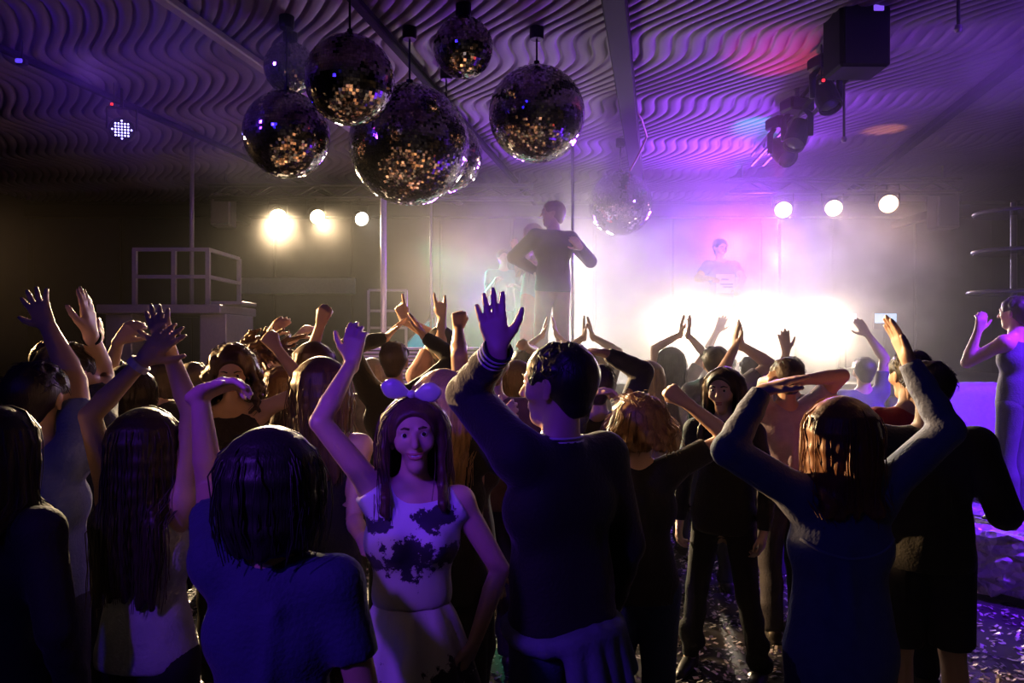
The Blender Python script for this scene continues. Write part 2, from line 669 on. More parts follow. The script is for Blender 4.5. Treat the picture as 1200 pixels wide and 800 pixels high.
def coarsen(V, F, mask, cell):
    """fewer, larger faces where clothing lies over the skin"""
    key = np.arange(len(V)) + 10 ** 9
    q = np.floor(V[mask] / cell).astype(np.int64)
    key = key.astype(np.int64)
    q = q - q.min(0)
    key[mask] = q[:, 0] + q[:, 1] * 1000 + q[:, 2] * 1000000
    uq, inv = np.unique(key, return_inverse=True)
    cnt = np.bincount(inv).astype(float)
    NV = np.stack([np.bincount(inv, V[:, i]) / cnt for i in range(3)], 1)
    T = np.concatenate([F[:, [0, 1, 2]], F[:, [0, 2, 3]]])
    T = inv[T]
    T = T[(T[:, 0] != T[:, 1]) & (T[:, 1] != T[:, 2]) & (T[:, 0] != T[:, 2])]
    _, keep = np.unique(np.sort(T, 1), axis=0, return_index=True)
    return NV, T[np.sort(keep)]


def rot_about(v, axis, ang):
    v, axis = np.array(v, float), N(axis)
    return v * cos(ang) + np.cross(axis, v) * sin(ang) + axis * np.dot(axis, v) * (1 - cos(ang))


# curl of index, middle, ring, little finger and of the thumb, spread
GEST = {
    'open': ([.10, .08, .10, .14], .15, .16),
    'spread': ([.05, .04, .06, .08], .0, .30),
    'flat': ([.05, .05, .05, .05], .2, .03),
    'soft': ([.28, .32, .36, .40], .3, .08),
    'cup': ([.42, .46, .50, .54], .3, .06),
    'fist': ([1, 1, 1, 1], .9, .0),
    'point': ([.03, .75, 1, 1], .6, .05),
    'two': ([.04, .9, .95, .06], .8, .08),
}


def hand(F, wrist, fdir, palm, side, gest, hl, fat=1.0):
    """palm with five bent fingers; fdir along the hand, palm = normal the palm faces"""
    fdir = N(fdir)
    palm = np.array(palm, float)
    palm = N(palm - fdir * np.dot(palm, fdir))
    thumb = np.cross(fdir, palm) * (1 if side > 0 else -1)
    s = hl / .185
    curls, tcurl, spread = GEST[gest]
    W = np.array(wrist, float)
    lens = [.082, .092, .086, .067]
    offs = [.029, .010, -.010, -.029]
    kl = [.084, .087, .083, .076]
    F.cone(W - fdir * .02 * s, W + fdir * .03 * s, .025 * s, .021 * s, k=.014, n=palm, s=.72)
    tips = []
    for i in range(4):
        K = W + fdir * kl[i] * s + thumb * offs[i] * s
        F.cone(W + fdir * .018 * s + thumb * offs[i] * .55 * s, K, .0165 * s, .0135 * s, k=.012 * s)
        d = N(fdir + thumb * spread * (1.5 - i) / 1.5 * (.9 if i != 3 else 1.1))
        ax = np.cross(d, palm)
        c = curls[i]
        p = K
        an = 0
        for seg, bend, r0, r1 in ((.45, 1.35, .0112, .0098), (.31, 1.75, .0098, .0090), (.24, .9, .0090, .0076)):
            an += c * bend
            q = p + rot_about(d, ax, an) * lens[i] * seg * s
            F.cone(p, q, r0 * s * fat, r1 * s * fat, k=.004)
            p = q
        tips.append(p)
    # thumb leaves the side of the palm near its base
    T0 = W + fdir * .022 * s + thumb * .024 * s
    if gest in ('fist', 'point', 'two'):
        T1 = W + fdir * .062 * s + thumb * .040 * s + palm * .018 * s
        T2 = W + fdir * .082 * s + thumb * .024 * s + palm * .038 * s
        T3 = W + fdir * .078 * s + thumb * .002 * s + palm * .042 * s
    else:
        o = .85 - .45 * tcurl
        T1 = T0 + N(fdir * .75 + thumb * o + palm * .25) * .046 * s
        T2 = T1 + N(fdir * .9 + thumb * o * .85 + palm * (.15 + tcurl * .5)) * .034 * s
        T3 = T2 + N(fdir * 1.0 + thumb * o * .6 + palm * (.1 + tcurl * .6)) * .028 * s
    F.cone(W + fdir * .012 * s + thumb * .012 * s, T1, .0185 * s, .0135 * s, k=.012)
    F.cone(T1, T2, .0128 * s, .0112 * s, k=.005)
    F.cone(T2, T3, .0112 * s, .0090 * s, k=.005)


def ik(S, W, L1, L2, hint):
    S, W, hint = (np.array(q, float) for q in (S, W, hint))
    d = W - S
    D = np.linalg.norm(d)
    mx = (L1 + L2) * .985
    if D > mx:
        W = S + d / D * mx
        d = W - S
        D = mx
    mn = max(abs(L1 - L2) * 1.1, .12)
    if D < mn:
        W = S + d / (D + 1e-9) * mn
        d = W - S
        D = mn
    u = d / D
    a = (L1 * L1 - L2 * L2 + D * D) / (2 * D)
    h = math.sqrt(max(L1 * L1 - a * a, 0))
    p = hint - S
    p = p - u * np.dot(p, u)
    if np.linalg.norm(p) < 1e-4:
        p = np.cross(u, UP + .1)
    return S + u * a + N(p) * h, W


SKIN = [(.62, .40, .29), (.56, .35, .25), (.68, .46, .35), (.48, .29, .20)]


def person(px, top, d, yaw, label, armL=None, armR=None, female=False, head_yaw=None, nod=0.0, tilt=0.0,
           hair='short', hair_col=(.03, .02, .015), hair_len=.3, top_kind='tee', top_col=(.02, .02, .025),
           low_kind='trousers', low_col=(.02, .022, .04), lean=(0, 0), vox=None, base=0.0, H=None, stance=.0,
           skin=0, face=False, group=None, build=1.0, shoes=True, stepdir=0.0, top_mat=None, detail=True, smile=False, head_locks=True):
    """px/top: where the crown of the head is seen from the viewing place, d its distance"""
    rng = random.Random(int(px * 7 + top * 3))
    P0 = at(px, top, d)
    if H is None:
        H = P0[2] - base
    yaw_r = radians(yaw)
    Fw = np.array([sin(yaw_r), cos(yaw_r), 0])
    Rt = np.array([cos(yaw_r), -sin(yaw_r), 0])
    hy = radians(yaw if head_yaw is None else head_yaw)
    hF = np.array([sin(hy), cos(hy), 0])
    hR = np.array([cos(hy), -sin(hy), 0])
    hU = UP.copy()
    hF, hU = rot_about(hF, hR, -nod), rot_about(hU, hR, -nod)
    hR, hU = rot_about(hR, hF, tilt), rot_about(hU, hF, tilt)
    ln = Rt * lean[0] + Fw * lean[1]
    root = np.array([P0[0], P0[1], base]) - ln * 1.0
    if vox is None:
        vox = .0072 if d < 2.75 else (.0084 if d < 3.7 else (.0098 if d < 5.1 else (.011 if d < 6.8 else .0125)))
    up = lambda f: root + UP * H * f
    hipz, chz = .53, .735
    shz = .806
    hw, sw = (.052, .096) if female else (.05, .110)
    sw *= build
    P = thing('person', root, label, 'person', group)
    f = H / 1.7

    def T(fr):          # torso centre line with lean
        g = min(max((fr - .5) / .33, 0), 1)
        return up(fr) + ln * g

    pel, wai, che, nek = T(.53), T(.625), T(.73), T(.825)
    B = Field()
    tor = []            # torso shapes, reused by clothing
    bq = build
    if female:
        tor.append((pel - Rt * .052 * f, pel + Rt * .052 * f, .112 * f * bq, .112 * f * bq, .05, Fw, .86))
        tor.append((wai - Rt * .03 * f, wai + Rt * .03 * f, .098 * f * bq, .098 * f * bq, .06, Fw, .76))
        tor.append((che - Rt * .052 * f, che + Rt * .052 * f, .104 * f * bq, .104 * f * bq, .06, Fw, .80))
        for sd in (-1, 1):
            c = T(.735) + Rt * sd * .062 * f + Fw * .072 * f
            tor.append((c, c - UP * .012, .052 * f, .052 * f, .03, None, 1))
    else:
        tor.append((pel - Rt * .048 * f, pel + Rt * .048 * f, .110 * f * bq, .110 * f * bq, .05, Fw, .84))
        tor.append((wai - Rt * .042 * f, wai + Rt * .042 * f, .103 * f * bq, .103 * f * bq, .07, Fw, .80))
        tor.append((che - Rt * .068 * f, che + Rt * .068 * f, .106 * f * bq, .106 * f * bq, .05, Fw, .84))
    tor.append((T(.66), T(.77), .098 * f * bq, .092 * f * bq, .04, Fw, .84))
    S = {}
    arms = {}
    L1, L2 = .172 * H, .150 * H
    hl = .106 * H * (.96 if female else 1.02)
    for sd, spec in ((-1, armL), (1, armR)):
        s0 = T(shz) + Rt * sd * sw * H
        if spec is None:
            W = s0 - UP * (L1 + L2) * .96 + Rt * sd * .07 + Fw * .06
            Hn = s0 - UP * .3 + Rt * sd * .2 - Fw * .15
            gest, pal, fd = 'soft', -Rt * sd, None
        else:
            W = at(spec[0], spec[1], d + spec[2])
            Hn = at(spec[3], spec[4], d + spec[5])
            gest = spec[6] if len(spec) > 6 else 'open'
            pal = spec[7] if len(spec) > 7 and spec[7] is not None else Fw
            fd = spec[8] if len(spec) > 8 else None
        el0, _ = ik(s0, W, L1, L2, Hn)
        rise = max(0, min(1, (el0[2] - s0[2]) / L1 + .15))
        s1 = s0 + UP * .032 * H * rise - Rt * sd * .018 * H * rise
        E, W2 = ik(s1, W, L1, L2, Hn)
        arms[sd] = (s1, E, W2, gest, pal, fd)
    ra = (.046, .037, .030, .023) if female else (.054, .045, .037, .027)
    ra = [q * f * bq for q in ra]
    for t in tor:
        B.cone(t[0], t[1], t[2], t[3], k=t[4], n=t[5], s=t[6])
    hd = up(1.0) + ln * 1.0
    HC = hd - hU * .100 * f * 1.05          # middle of the head
    hs = f * 1.03
    B.cone(T(.80), HC - hU * .05 * hs - hF * .012, (.052 if female else .062) * f, (.043 if female else .051) * f, k=.03)
    for sd in (-1, 1):
        s1, E, W, gest, pal, fd = arms[sd]
        B.cone(T(.80) + Rt * sd * .03, s1, .056 * f * bq, ra[0] * 1.05, k=.035, n=Fw, s=.95)
        B.cone(T(.845) + Rt * sd * .022, T(.805) + Rt * sd * sw * H * .75, .028 * f, .042 * f, k=.035)
        B.cone(s1, E, ra[0], ra[1] * .95, k=.03)
        mid = E + (W - E) * .3
        B.cone(E, mid, ra[1] * .93, ra[1] * .97, k=.005)
        B.cone(mid, W, ra[1] * .97, ra[3], k=.005)
        dr = N(W - E)
        hdv = dr if fd is None else N(np.array(fd, float))
        hand(B, W, hdv, pal, sd, gest, hl, 1.0 if d < 3.5 else (1.12 if d < 5.1 else 1.22))
    # legs
    legs = {}
    for sd in (-1, 1):
        hip = pel + Rt * sd * hw * H - UP * .02
        sp = stance * sd
        foot = root + Rt * sd * (.055 * H + abs(sp)) + Fw * stepdir * sd + UP * .045 * H
        knee = (hip + foot) / 2 + UP * (.0) + Fw * .035
        legs[sd] = (hip, knee, foot)
        B.cone(hip, knee, .082 * f * bq, .055 * f * bq, k=.03)
        calf = knee + (foot - knee) * .35 - Fw * .015
        B.cone(knee, calf, .052 * f, .053 * f, k=.008)
        B.cone(calf, foot, .052 * f, .036 * f, k=.008)
        B.cone(foot - UP * .02 - Fw * .03, foot + Fw * .10 * f - UP * .045 * f, .036 * f, .026 * f, k=.02)
        B.cone(foot + Fw * .09 * f - UP * .047 * f, foot + Fw * .15 * f - UP * .05 * f, .03 * f, .022 * f, k=.02, n=UP, s=.75)
    # head
    B.cone(HC + hU * .030 * hs - hF * .022 * hs, HC + hU * .028 * hs + hF * .020 * hs, .078 * hs, .074 * hs, k=.03)
    B.cone(HC + hF * .036 * hs - hU * .01 * hs, HC + hF * .050 * hs - hU * .083 * hs, .064 * hs, .030 * hs, k=.03, n=hR, s=.92)
    B.ball(HC + hF * .066 * hs - hU * .090 * hs, .024 * hs, k=.022)
    B.cone(HC + hF * .098 * hs + hU * .012 * hs, HC + hF * .116 * hs - hU * .024 * hs, .008 * hs, .0125 * hs, k=.010)
    for sd in (-1, 1):
        B.ball(HC + hR * sd * .031 * hs + hF * .106 * hs + hU * .010 * hs, .0165 * hs, k=.012, op=1)
        B.cone(HC + hR * sd * .016 * hs + hF * .096 * hs + hU * .028 * hs, HC + hR * sd * .045 * hs + hF * .083 * hs + hU * .027 * hs, .008, k=.012)
        B.ball(HC + hR * sd * .040 * hs + hF * .066 * hs - hU * .022 * hs, .021 * hs, k=.02)
        B.cone(HC + hR * sd * .078 * hs - hF * .002 * hs + hU * .012 * hs, HC + hR * sd * .074 * hs + hF * .006 * hs - hU * .028 * hs, .018 * hs, .011 * hs, k=.006, n=hR, s=.55)
    B.cone(HC + hF * .083 * hs - hU * .052 * hs - hR * .014 * hs, HC + hF * .083 * hs - hU * .052 * hs + hR * .014 * hs, .0095 * hs, k=.012)
    B.cone(HC + hF * .081 * hs - hU * .064 * hs - hR * .011 * hs, HC + hF * .081 * hs - hU * .064 * hs + hR * .011 * hs, .0095 * hs, k=.012)
    V, Fc = B.mesh(vox)
    hgt = (V[:, 2] - base) / H
    near = np.hypot((V - root)[:, 0] - ln[0] * .4, (V - root)[:, 1] - ln[1] * .4) < .19 * f
    hid = near & (hgt > .54) & (hgt < .735) if top_kind not in ('tank', 'dress') else near & (hgt > .54) & (hgt < .68)
    if low_kind in ('trousers', 'leggings'):
        hid |= near & (hgt > .06) & (hgt < .52)
    if shoes:
        hid |= hgt < .035
    V, Fc = coarsen(V, Fc, hid, vox * 5)
    ms = mat('skin', SKIN[skin % 4], .5, var=.08, scale=20, bump=.05, bscale=300)
    np_mesh('body', V, Fc, ms, P, True)

    cm = top_mat or mat('%s_cloth' % top_kind, top_col, .8, var=.2, scale=25, bump=.35, bscale=90, sheen=.15)
    cvox = max(vox * 1.4, .0105)
    # ---- clothing above the waist
    C = Field()
    inf = {'tee': .012, 'tank': .009, 'shirt': .017, 'jacket': .022, 'sweater': .018, 'dress': .010, 'jumper': .024}[top_kind]
    sl = {'tee': .62, 'tank': 0, 'shirt': 1, 'jacket': 1, 'sweater': 1, 'dress': 0, 'jumper': 1}[top_kind]
    hem = {'tee': .50, 'tank': .52, 'shirt': .475, 'jacket': .50, 'sweater': .49, 'dress': .60, 'jumper': .48}[top_kind]
    for t in tor[(1 if top_kind == 'dress' else 0):]:
        C.cone(t[0], t[1], t[2] + inf, t[3] + inf, k=t[4], n=t[5], s=min(1, t[6] * 1.03))
    C.floor_at(up(hem), UP)
    if top_kind != 'dress':
        hz = up(hem)
        C.cone(T(.58), hz - UP * .05, .135 * f * bq + inf, .146 * f * bq + inf, k=.05, n=Fw, s=.8)
    nkb = .79 if top_kind in ('tank', 'dress') else .815
    C.cone(T(.76), T(nkb), .075 * f + inf, (.055 if top_kind != 'dress' else .075) * f + inf, k=.04, n=Fw, s=.9, cap=1)
    for sd in (-1, 1):
        s1, E, W, *_ = arms[sd]
        if sl == 0:
            wd = 1.02 if top_kind == 'dress' else .62
            C.cone(T(.765) + Rt * sd * .05 * f, T(.795) + (s1 - T(.795)) * wd, .068 * f + inf, (.062 if top_kind == 'dress' else .054) * f + inf * .8, k=.03, n=Fw, s=1.0, cap=1)
            continue
        C.cone(T(.795) + Rt * sd * .03, s1, .056 * f * bq + inf, ra[0] * 1.05 + inf * .9, k=.035, n=Fw, s=.97)
        C.cone(T(.835) + Rt * sd * .03, T(.805) + Rt * sd * sw * H * .75, .030 * f + inf * .5, .042 * f + inf * .8, k=.035)
        if sl < 1:
            C.cone(s1, s1 + (E - s1) * sl, ra[0] + inf, ra[1] + inf * 1.5, k=.03, cap=1)
        else:
            C.cone(s1, E, ra[0] + inf, ra[1] + inf, k=.03)
            We = E + (W - E) * .97
            # folds that gather at the bend and along the forearm
            for q, rr in ((.0, 1.0), (.33, .82), (.66, .62)):
                a_, b_ = E + (We - E) * q, E + (We - E) * (q + .34)
                r0 = ra[1] * (1 - q) + ra[3] * q + inf * .85
                r1 = ra[1] * (1 - q - .33) + ra[3] * (q + .33) + inf * .7
                C.cone(a_, b_, r0 * (1.05 if q else 1), r1, k=.012, cap=1 if q > .6 else 0)
    # vertical drape folds on the body of the garment
    for i in range(7 if top_kind not in ('tank', 'dress') else 0):
        an = rng.uniform(0, 2 * pi)
        dirv = Rt * cos(an) + Fw * sin(an) * .8
        rr = (.135 if not female else .125) * f * bq + inf * .55
        z0, z1 = rng.uniform(.56, .62), rng.uniform(.70, .78)
        tw = rng.uniform(-.3, .3)
        d2 = Rt * cos(an + tw) + Fw * sin(an + tw) * .8
        C.cone(T(z0) + dirv * rr, T(z1) + d2 * rr * .95, .018, .008, k=.03)
    if top_kind in ('jacket', 'shirt', 'jumper'):
        ring = [T(.832) + ln * .05 + Rt * cos(2 * pi * i / 16) * .068 * f + Fw * sin(2 * pi * i / 16) * .066 * f for i in range(17)]
        for i in range(16):
            if top_kind != 'jumper' and i in (3, 4):
                continue
            C.cone(ring[i], ring[i + 1], .013, k=.02)
            C.cone(ring[i] + UP * .016, ring[i + 1] + UP * .016, .010, k=.008)
    V, Fc = C.mesh(cvox)
    nm = {'tee': 't_shirt', 'tank': 'tank_top', 'shirt': 'shirt', 'jacket': 'jacket', 'sweater': 'sweater', 'dress': 'dress_bodice', 'jumper': 'jumper'}[top_kind]
    o_top = np_mesh(nm, V, Fc, cm, P, True)
    # ---- clothing below the waist
    lm = mat('%s_cloth_low' % low_kind, low_col, .8, var=.25, scale=20, bump=.3, bscale=120)
    if low_kind in ('trousers', 'shorts', 'leggings'):
        C = Field()
        li = .012 if low_kind != 'leggings' else .006
        t = tor[0]
        C.cone(t[0], t[1], t[2] + .008, t[3] + .008, k=t[4], n=t[5], s=t[6])
        C.cone(T(.55), T(.60), .105 * f * bq, .102 * f * bq, k=.05, n=Fw, s=.82, cap=1)
        for sd in (-1, 1):
            hip, knee, foot = legs[sd]
            if low_kind == 'shorts':
                C.cone(hip, hip + (knee - hip) * .92, .088 * f * bq + li, .078 * f * bq + li, k=.03, cap=1)
            else:
                C.cone(hip, knee, .083 * f * bq + li, .058 * f * bq + li, k=.03)
                wid = .052 * f + li * (1.6 if not female else .6)
                cf = knee + (foot - knee) * .35 - Fw * .015
                C.cone(knee, cf, .055 * f + li, .056 * f + li, k=.02)
                C.cone(cf, foot - UP * .01, .055 * f + li, wid * (.95 if not female else .85), k=.02, cap=1)
                for q in range(3):
                    c = knee + (foot - knee) * rng.uniform(.5, .95) + Rt * rng.uniform(-.02, .02)
                    C.cone(c - Rt * .02, c + Rt * .02 + UP * .015, .048 * f, .046 * f, k=.02)
        V, Fc = C.mesh(max(cvox * 1.25, .0135))
        np_mesh(low_kind, V, Fc, lm, P, True)
    else:
        # pleated skirt, flaring from the waist to above the knee
        n = 96
        rings = 14
        z0, z1 = .605, (.33 if low_kind == 'skirt' else .40)
        Vs = []
        pl = 9
        for inner in (0, 1):
            for r in range(rings):
                q = r / (rings - 1)
                zz = z0 + (z1 - z0) * q
                base_r = (.128 + (.265 - .128) * (q ** .75)) * f * bq - inner * .006
                for i in range(n):
                    an = 2 * pi * i / n
                    w = sin(pl * an + .4)
                    fold = (.004 + .026 * q) * (abs(w) ** .6 * (1 if w > 0 else -1)) * f
                    rr = base_r + fold
                    Vs.append(T(zz) + Rt * cos(an) * rr + Fw * sin(an) * rr * .84)
        Fs = []
        for r in range(rings - 1):
            for i in range(n):
                j = (i + 1) % n
                a, b, c, e = r * n + i, r * n + j, (r + 1) * n + j, (r + 1) * n + i
                Fs.append((a, e, c, b))
                o2 = rings * n
                Fs.append((a + o2, b + o2, c + o2, e + o2))
        o2 = rings * n
        for i in range(n):
            j = (i + 1) % n
            a, b = (rings - 1) * n + i, (rings - 1) * n + j
            Fs.append((a, a + o2, b + o2, b))
        np_mesh('skirt', np.array(Vs), np.array(Fs), top_mat if (top_mat and low_kind == 'skirt') else lm, P, True)
    # ---- shoes
    if shoes:
        for sd in (-1, 1):
            hip, knee, foot = legs[sd]
            C = Field()
            C.cone(foot - UP * .03 * f - Fw * .035 * f, foot + Fw * .10 * f - UP * .046 * f, .046 * f, .032 * f, k=.02)
            C.cone(foot + Fw * .08 * f - UP * .052 * f, foot + Fw * .165 * f - UP * .056 * f, .036 * f, .028 * f, k=.02, n=UP, s=.8)
            C.cone(foot - Fw * .05 * f - UP * .072 * f, foot + Fw * .17 * f - UP * .072 * f, .036 * f, .036 * f, k=.01, n=UP, s=.2)
            V, Fc = C.mesh(.017)
            V[:, 2] = np.maximum(V[:, 2], base + .004)
            np_mesh('shoe', V, Fc, mat('shoe_leather', (.02, .018, .02), .45), P, True)
    # ---- hair
    hm = hair_material(hair_col)
    Hh = Field()
    hv = max(vox * 1.02, .0075)
    cap = [(HC + hU * .034 * hs - hF * .026 * hs, HC + hU * .036 * hs + hF * .016 * hs, .090 * hs, .083 * hs)]
    strands = MB()

    def on_head(th, ph, r):
        """th round from the face, ph up from the ear line"""
        return HC + hU * .03 * hs - hF * .012 * hs + (hF * cos(th) * cos(ph) + hR * sin(th) * cos(ph)) * r * 1.03 + hU * sin(ph) * r

    if hair in ('short', 'cap', 'long', 'bob', 'curly', 'bun', 'flying', 'crop'):
        r = {'short': 1.0, 'crop': .95, 'cap': .96}.get(hair, 1.06)
        for c in cap:
            Hh.cone(c[0], c[1], c[2] * r, c[3] * r, k=.02)
        if hair in ('long', 'bob', 'flying'):
            Hh.ball(HC + hU * .050 * hs - hF * .012 * hs, .089 * hs, k=.02)
        if hair in ('short', 'crop', 'cap'):
            Hh.cone(HC - hF * .045 * hs + hU * .02 * hs, HC - hF * .048 * hs - hU * .045 * hs, .072 * hs * r, .052 * hs, k=.03)
    # carve the face free
    face_carve = [(HC + hF * .122 * hs + hU * .006 * hs, HC + hF * .105 * hs - hU * .10 * hs, .074 * hs, .085 * hs)]
    if hair in ('short', 'crop'):
        for i in range(46 if detail else 14):
            th, ph = rng.uniform(-pi, pi), rng.uniform(.25, 1.45)
            a = on_head(th, ph, .088 * hs)
            b = on_head(th + rng.uniform(-.1, .1), ph - .22, (.095 if hair == 'short' else .09) * hs) + hU * .006
            Hh.cone(a, b, .010, .005, k=.012)
    for c in face_carve:
        Hh.cone(c[0], c[1], c[2], c[3], k=.012, op=1)
    if hair in ('short', 'crop', 'cap'):
        # clear of the ears and the neck
        for sd in (-1, 1):
            Hh.cone(HC + hR * sd * .095 * hs + hF * .03 * hs - hU * .005 * hs, HC + hR * sd * .085 * hs + hF * .01 * hs - hU * .09 * hs, .030 * hs, .04 * hs, k=.01, op=1)
        Hh.cone(HC - hU * .145 * hs - hF * .2, HC - hU * .145 * hs + hF * .1, .055 * hs, k=.01, op=1)
    if hair in ('long', 'bob', 'curly', 'flying'):
        n = 36
        Ln = hair_len * f
        for i in range(n):
            th = radians(62) + (radians(236)) * (i + rng.uniform(-.3, .3)) / (n - 1)
            w = .012 + .004 * rng.random()
            wave = {'long': .006, 'bob': .006, 'curly': .024, 'flying': .03}[hair]
            pts = [on_head(th, 1.45, .092 * hs), on_head(th, 1.15, .091 * hs), on_head(th, .8, .0915 * hs), on_head(th, .42, .097 * hs), on_head(th, 0, .099 * hs)]
            q = on_head(th, 0, .099 * hs)
            out = N(hF * cos(th) + hR * sin(th))
            L = Ln * rng.uniform(.86, 1.06)
            steps = max(3, int(L / .045))
            back = N(-Fw * .6 + 0 * Rt)
            phs = rng.uniform(0, 6.28)
            fly = N(np.array([rng.uniform(.1, 1.2), rng.uniform(-.4, .4), rng.uniform(-.2, 1.1)]))
            for j in range(1, steps + 1):
                t = j / steps
                if hair == 'flying':
                    z = q + fly * L * t * 1.0 - UP * .25 * L * t * t
                    z = z + out * wave * sin(phs + t * 9)
                else:
                    z = q - UP * L * t + out * (.012 * sin(t * 2.2) + wave * sin(phs + t * (14 if hair == 'curly' else 5)))
                    z = z + (-out * (.032 if hair == 'bob' else .016) * t if hair != 'curly' else out * .012)
                    # lies outside the neck and shoulders
                    cen = T(.80)
                    rel = z - cen
                    if z[2] < T(.83)[2]:
                        fr = np.dot(rel, Fw)
                        if fr < 0 and fr > -.105 * f:
                            z = z - Fw * (fr + .105 * f)
                        elif fr >= 0 and fr < .09:
                            z = z + Fw * (.09 - fr) * min(1, t * 1.5)
                pts.append(z)
            m = len(pts)
            for j in range(m - 1):
                r0 = w * (1 - .55 * max(0, j - 4) / m) * (.5 if j == 0 else (.75 if j == 1 else 1))
                Hh.cone(pts[j], pts[j + 1], r0, r0 * .95, k=.010)
            if detail:
                for s_ in range(4 if d < 3.6 else 2):
                    jit = np.array([rng.gauss(0, .008) for _ in range(3)])
                    pj = [pts[jj] + out * (w * .75) + jit * (jj / m) * 2.2 + np.array([rng.gauss(0, .002) for _ in range(3)]) for jj in range(1, m)]
                    strands.tube(pj, [.0022 * (1 - .8 * jj / m) + .0005 for jj in range(len(pj))], 3, False)
    if hair in ('long', 'bob') and head_locks:
        # locks parted on the crown, swept past the temples
        for sd in (-1, 1):
            for i in range(7):
                q = i / 6
                th0, th1 = .12 + .25 * q, .95 + .30 * q
                pts = [on_head(sd * .1, 1.5, .094 * hs), on_head(sd * th0, 1.12 + .12 * q, .094 * hs), on_head(sd * (th0 + th1) * .52, .80 + .1 * q, .093 * hs),
                       on_head(sd * th1, .38, .095 * hs), on_head(sd * (th1 + .12), 0, .096 * hs), on_head(sd * (th1 + .2), 0, .098 * hs) - hU * .07, on_head(sd * (th1 + .3), 0, .095 * hs) - hU * (.12 + .03 * rng.random())]
                for j in range(6):
                    Hh.cone(pts[j], pts[j + 1], (.008, .011, .012, .012, .012, .010)[j], (.011, .012, .012, .012, .010, .006)[j], k=.008)
                if detail:
                    for s_ in range(5):
                        jit = np.array([rng.gauss(0, .004) for _ in range(3)])
                        strands.tube([pts[jj] + N(pts[jj] - HC) * .012 + jit * (.4 + jj * .3) for jj in range(7)], [.0006, .002, .0022, .002, .0018, .0012, .0005], 3, False)
    if hair == 'curly':
        for i in range(60):
            th, ph = rng.uniform(-pi, pi), rng.uniform(-.2, 1.5)
            if abs(th) < 1.0 and ph < .75:
                continue
            Hh.ball(on_head(th, ph, .098 * hs), rng.uniform(.012, .020), k=.012)
    if hair == 'bun':
        Hh.cone(HC - hF * .05 * hs + hU * .02 * hs, HC - hF * .06 * hs - hU * .05 * hs, .07 * hs, .05 * hs, k=.03)
        Hh.ball(HC - hF * .115 * hs + hU * .06 * hs, .042 * hs, k=.012)
        for i in range(10):
            a = 2 * pi * i / 10
            c = HC - hF * .118 * hs + hU * .06 * hs + (hR * cos(a) + hU * sin(a)) * .03
            Hh.cone(c, c + (hU * cos(a) - hR * sin(a)) * .02 - hF * .01, .013, .009, k=.006)
    if detail and hair in ('short', 'long', 'bob', 'curly', 'bun'):
        for i in range(150 if d < 4.5 else 70):
            th, ph = rng.uniform(.9, 2 * pi - .9), rng.uniform(.1, 1.5)
            r0 = .091 * hs
            a = on_head(th, ph, r0)
            g = rng.uniform(.5, 1.3) * (.012 if hair != 'curly' else .03)
            b = on_head(th + rng.uniform(-.2, .2), ph - .18, r0 + g)
            c = on_head(th + rng.uniform(-.3, .3), ph - .36, r0 + g * rng.uniform(.6, 1.5))
            strands.tube([a, b, c], [.0016, .0014, .0006], 3, False)
    if hair != 'none':
        V, Fc = Hh.mesh(hv)
        hair_o = np_mesh('hair', V, Fc, hm, P, True)
        if strands.v:
            st = strands.build('loose_strands', hm, P, smooth=True)
            st.parent = hair_o
            st['kind'] = 'stuff'
    if hair == 'cap':
        Cp = Field()
        Cp.cone(HC + hU * .055 * hs - hF * .02 * hs, HC + hU * .055 * hs + hF * .015 * hs, .098 * hs, .09 * hs, k=.02)
        Cp.cone(HC - hU * .06 * hs - hF * .3, HC - hU * .06 * hs + hF * .3, .105 * hs, k=.006, op=1)
        cmn = mat('cap_cloth', (.05, .04, .05), .8)
        V, Fc = Cp.mesh(.009)
        capo = np_mesh('cap', V, Fc, cmn, P, True)
        br = Field()
        br.cone(HC + hF * .09 * hs + hU * .048 * hs, HC + hF * .16 * hs + hU * .04 * hs, .062 * hs, .055 * hs, k=.01, n=hU, s=.12)
        V, Fc = br.mesh(.007)
        b_ = np_mesh('brim', V, Fc, cmn, P, True)
        b_.parent = capo
    # ---- eyes, brows and lips where the face is seen
    if face:
        for sd in (-1, 1):
            e = MB()
            c = HC + hR * sd * .031 * hs + hF * .0855 * hs + hU * .011 * hs
            e.lathe(c - hF * .0, [(.0035, -.0105), (.010, -.004), (.0112, .0), (.010, .005), (.006, .0095), (.0005, .0115)], 12, hF)
            eo = e.build('eye', mat('eye_white', (.7, .68, .66), .2, var=.02), P, smooth=True)
            e = MB()
            e.lathe(c, [(.0066, .0094), (.005, .0114), (.0005, .0123)], 12, hF)
            io = e.build('iris', mat('dark_iris', (.03, .02, .015), .15), P)
            io.parent = eo
            e = MB()
            e.tube([HC + hR * sd * x * hs + hF * y * hs + hU * z * hs for x, y, z in ((.014, .1035, .029), (.030, .1, .034), (.047, .086, .029))], [.004, .0042, .002], 6)
            e.build('eyebrow', hm, P, smooth=True)
        e = MB()
        if smile:
            up_l = ((-.031, .080, .0465), (-.016, .0915, .0505), (0, .0945, .0525), (.016, .0915, .0505), (.031, .080, .0465))
            lo_l = ((-.030, .080, .0475), (-.015, .0905, .0640), (0, .0935, .0675), (.015, .0905, .0640), (.030, .080, .0475))
            tb = MB()
            tb.tube([HC + hR * x * hs + hF * y * hs - hU * z * hs for x, y, z in ((-.022, .084, .0525), (-.010, .0885, .0565), (.010, .0885, .0565), (.022, .084, .0525))], [.003, .006, .006, .003], 8)
            tb.build('teeth', mat('teeth', (.75, .73, .7), .3, var=.02), P, smooth=True)
        else:
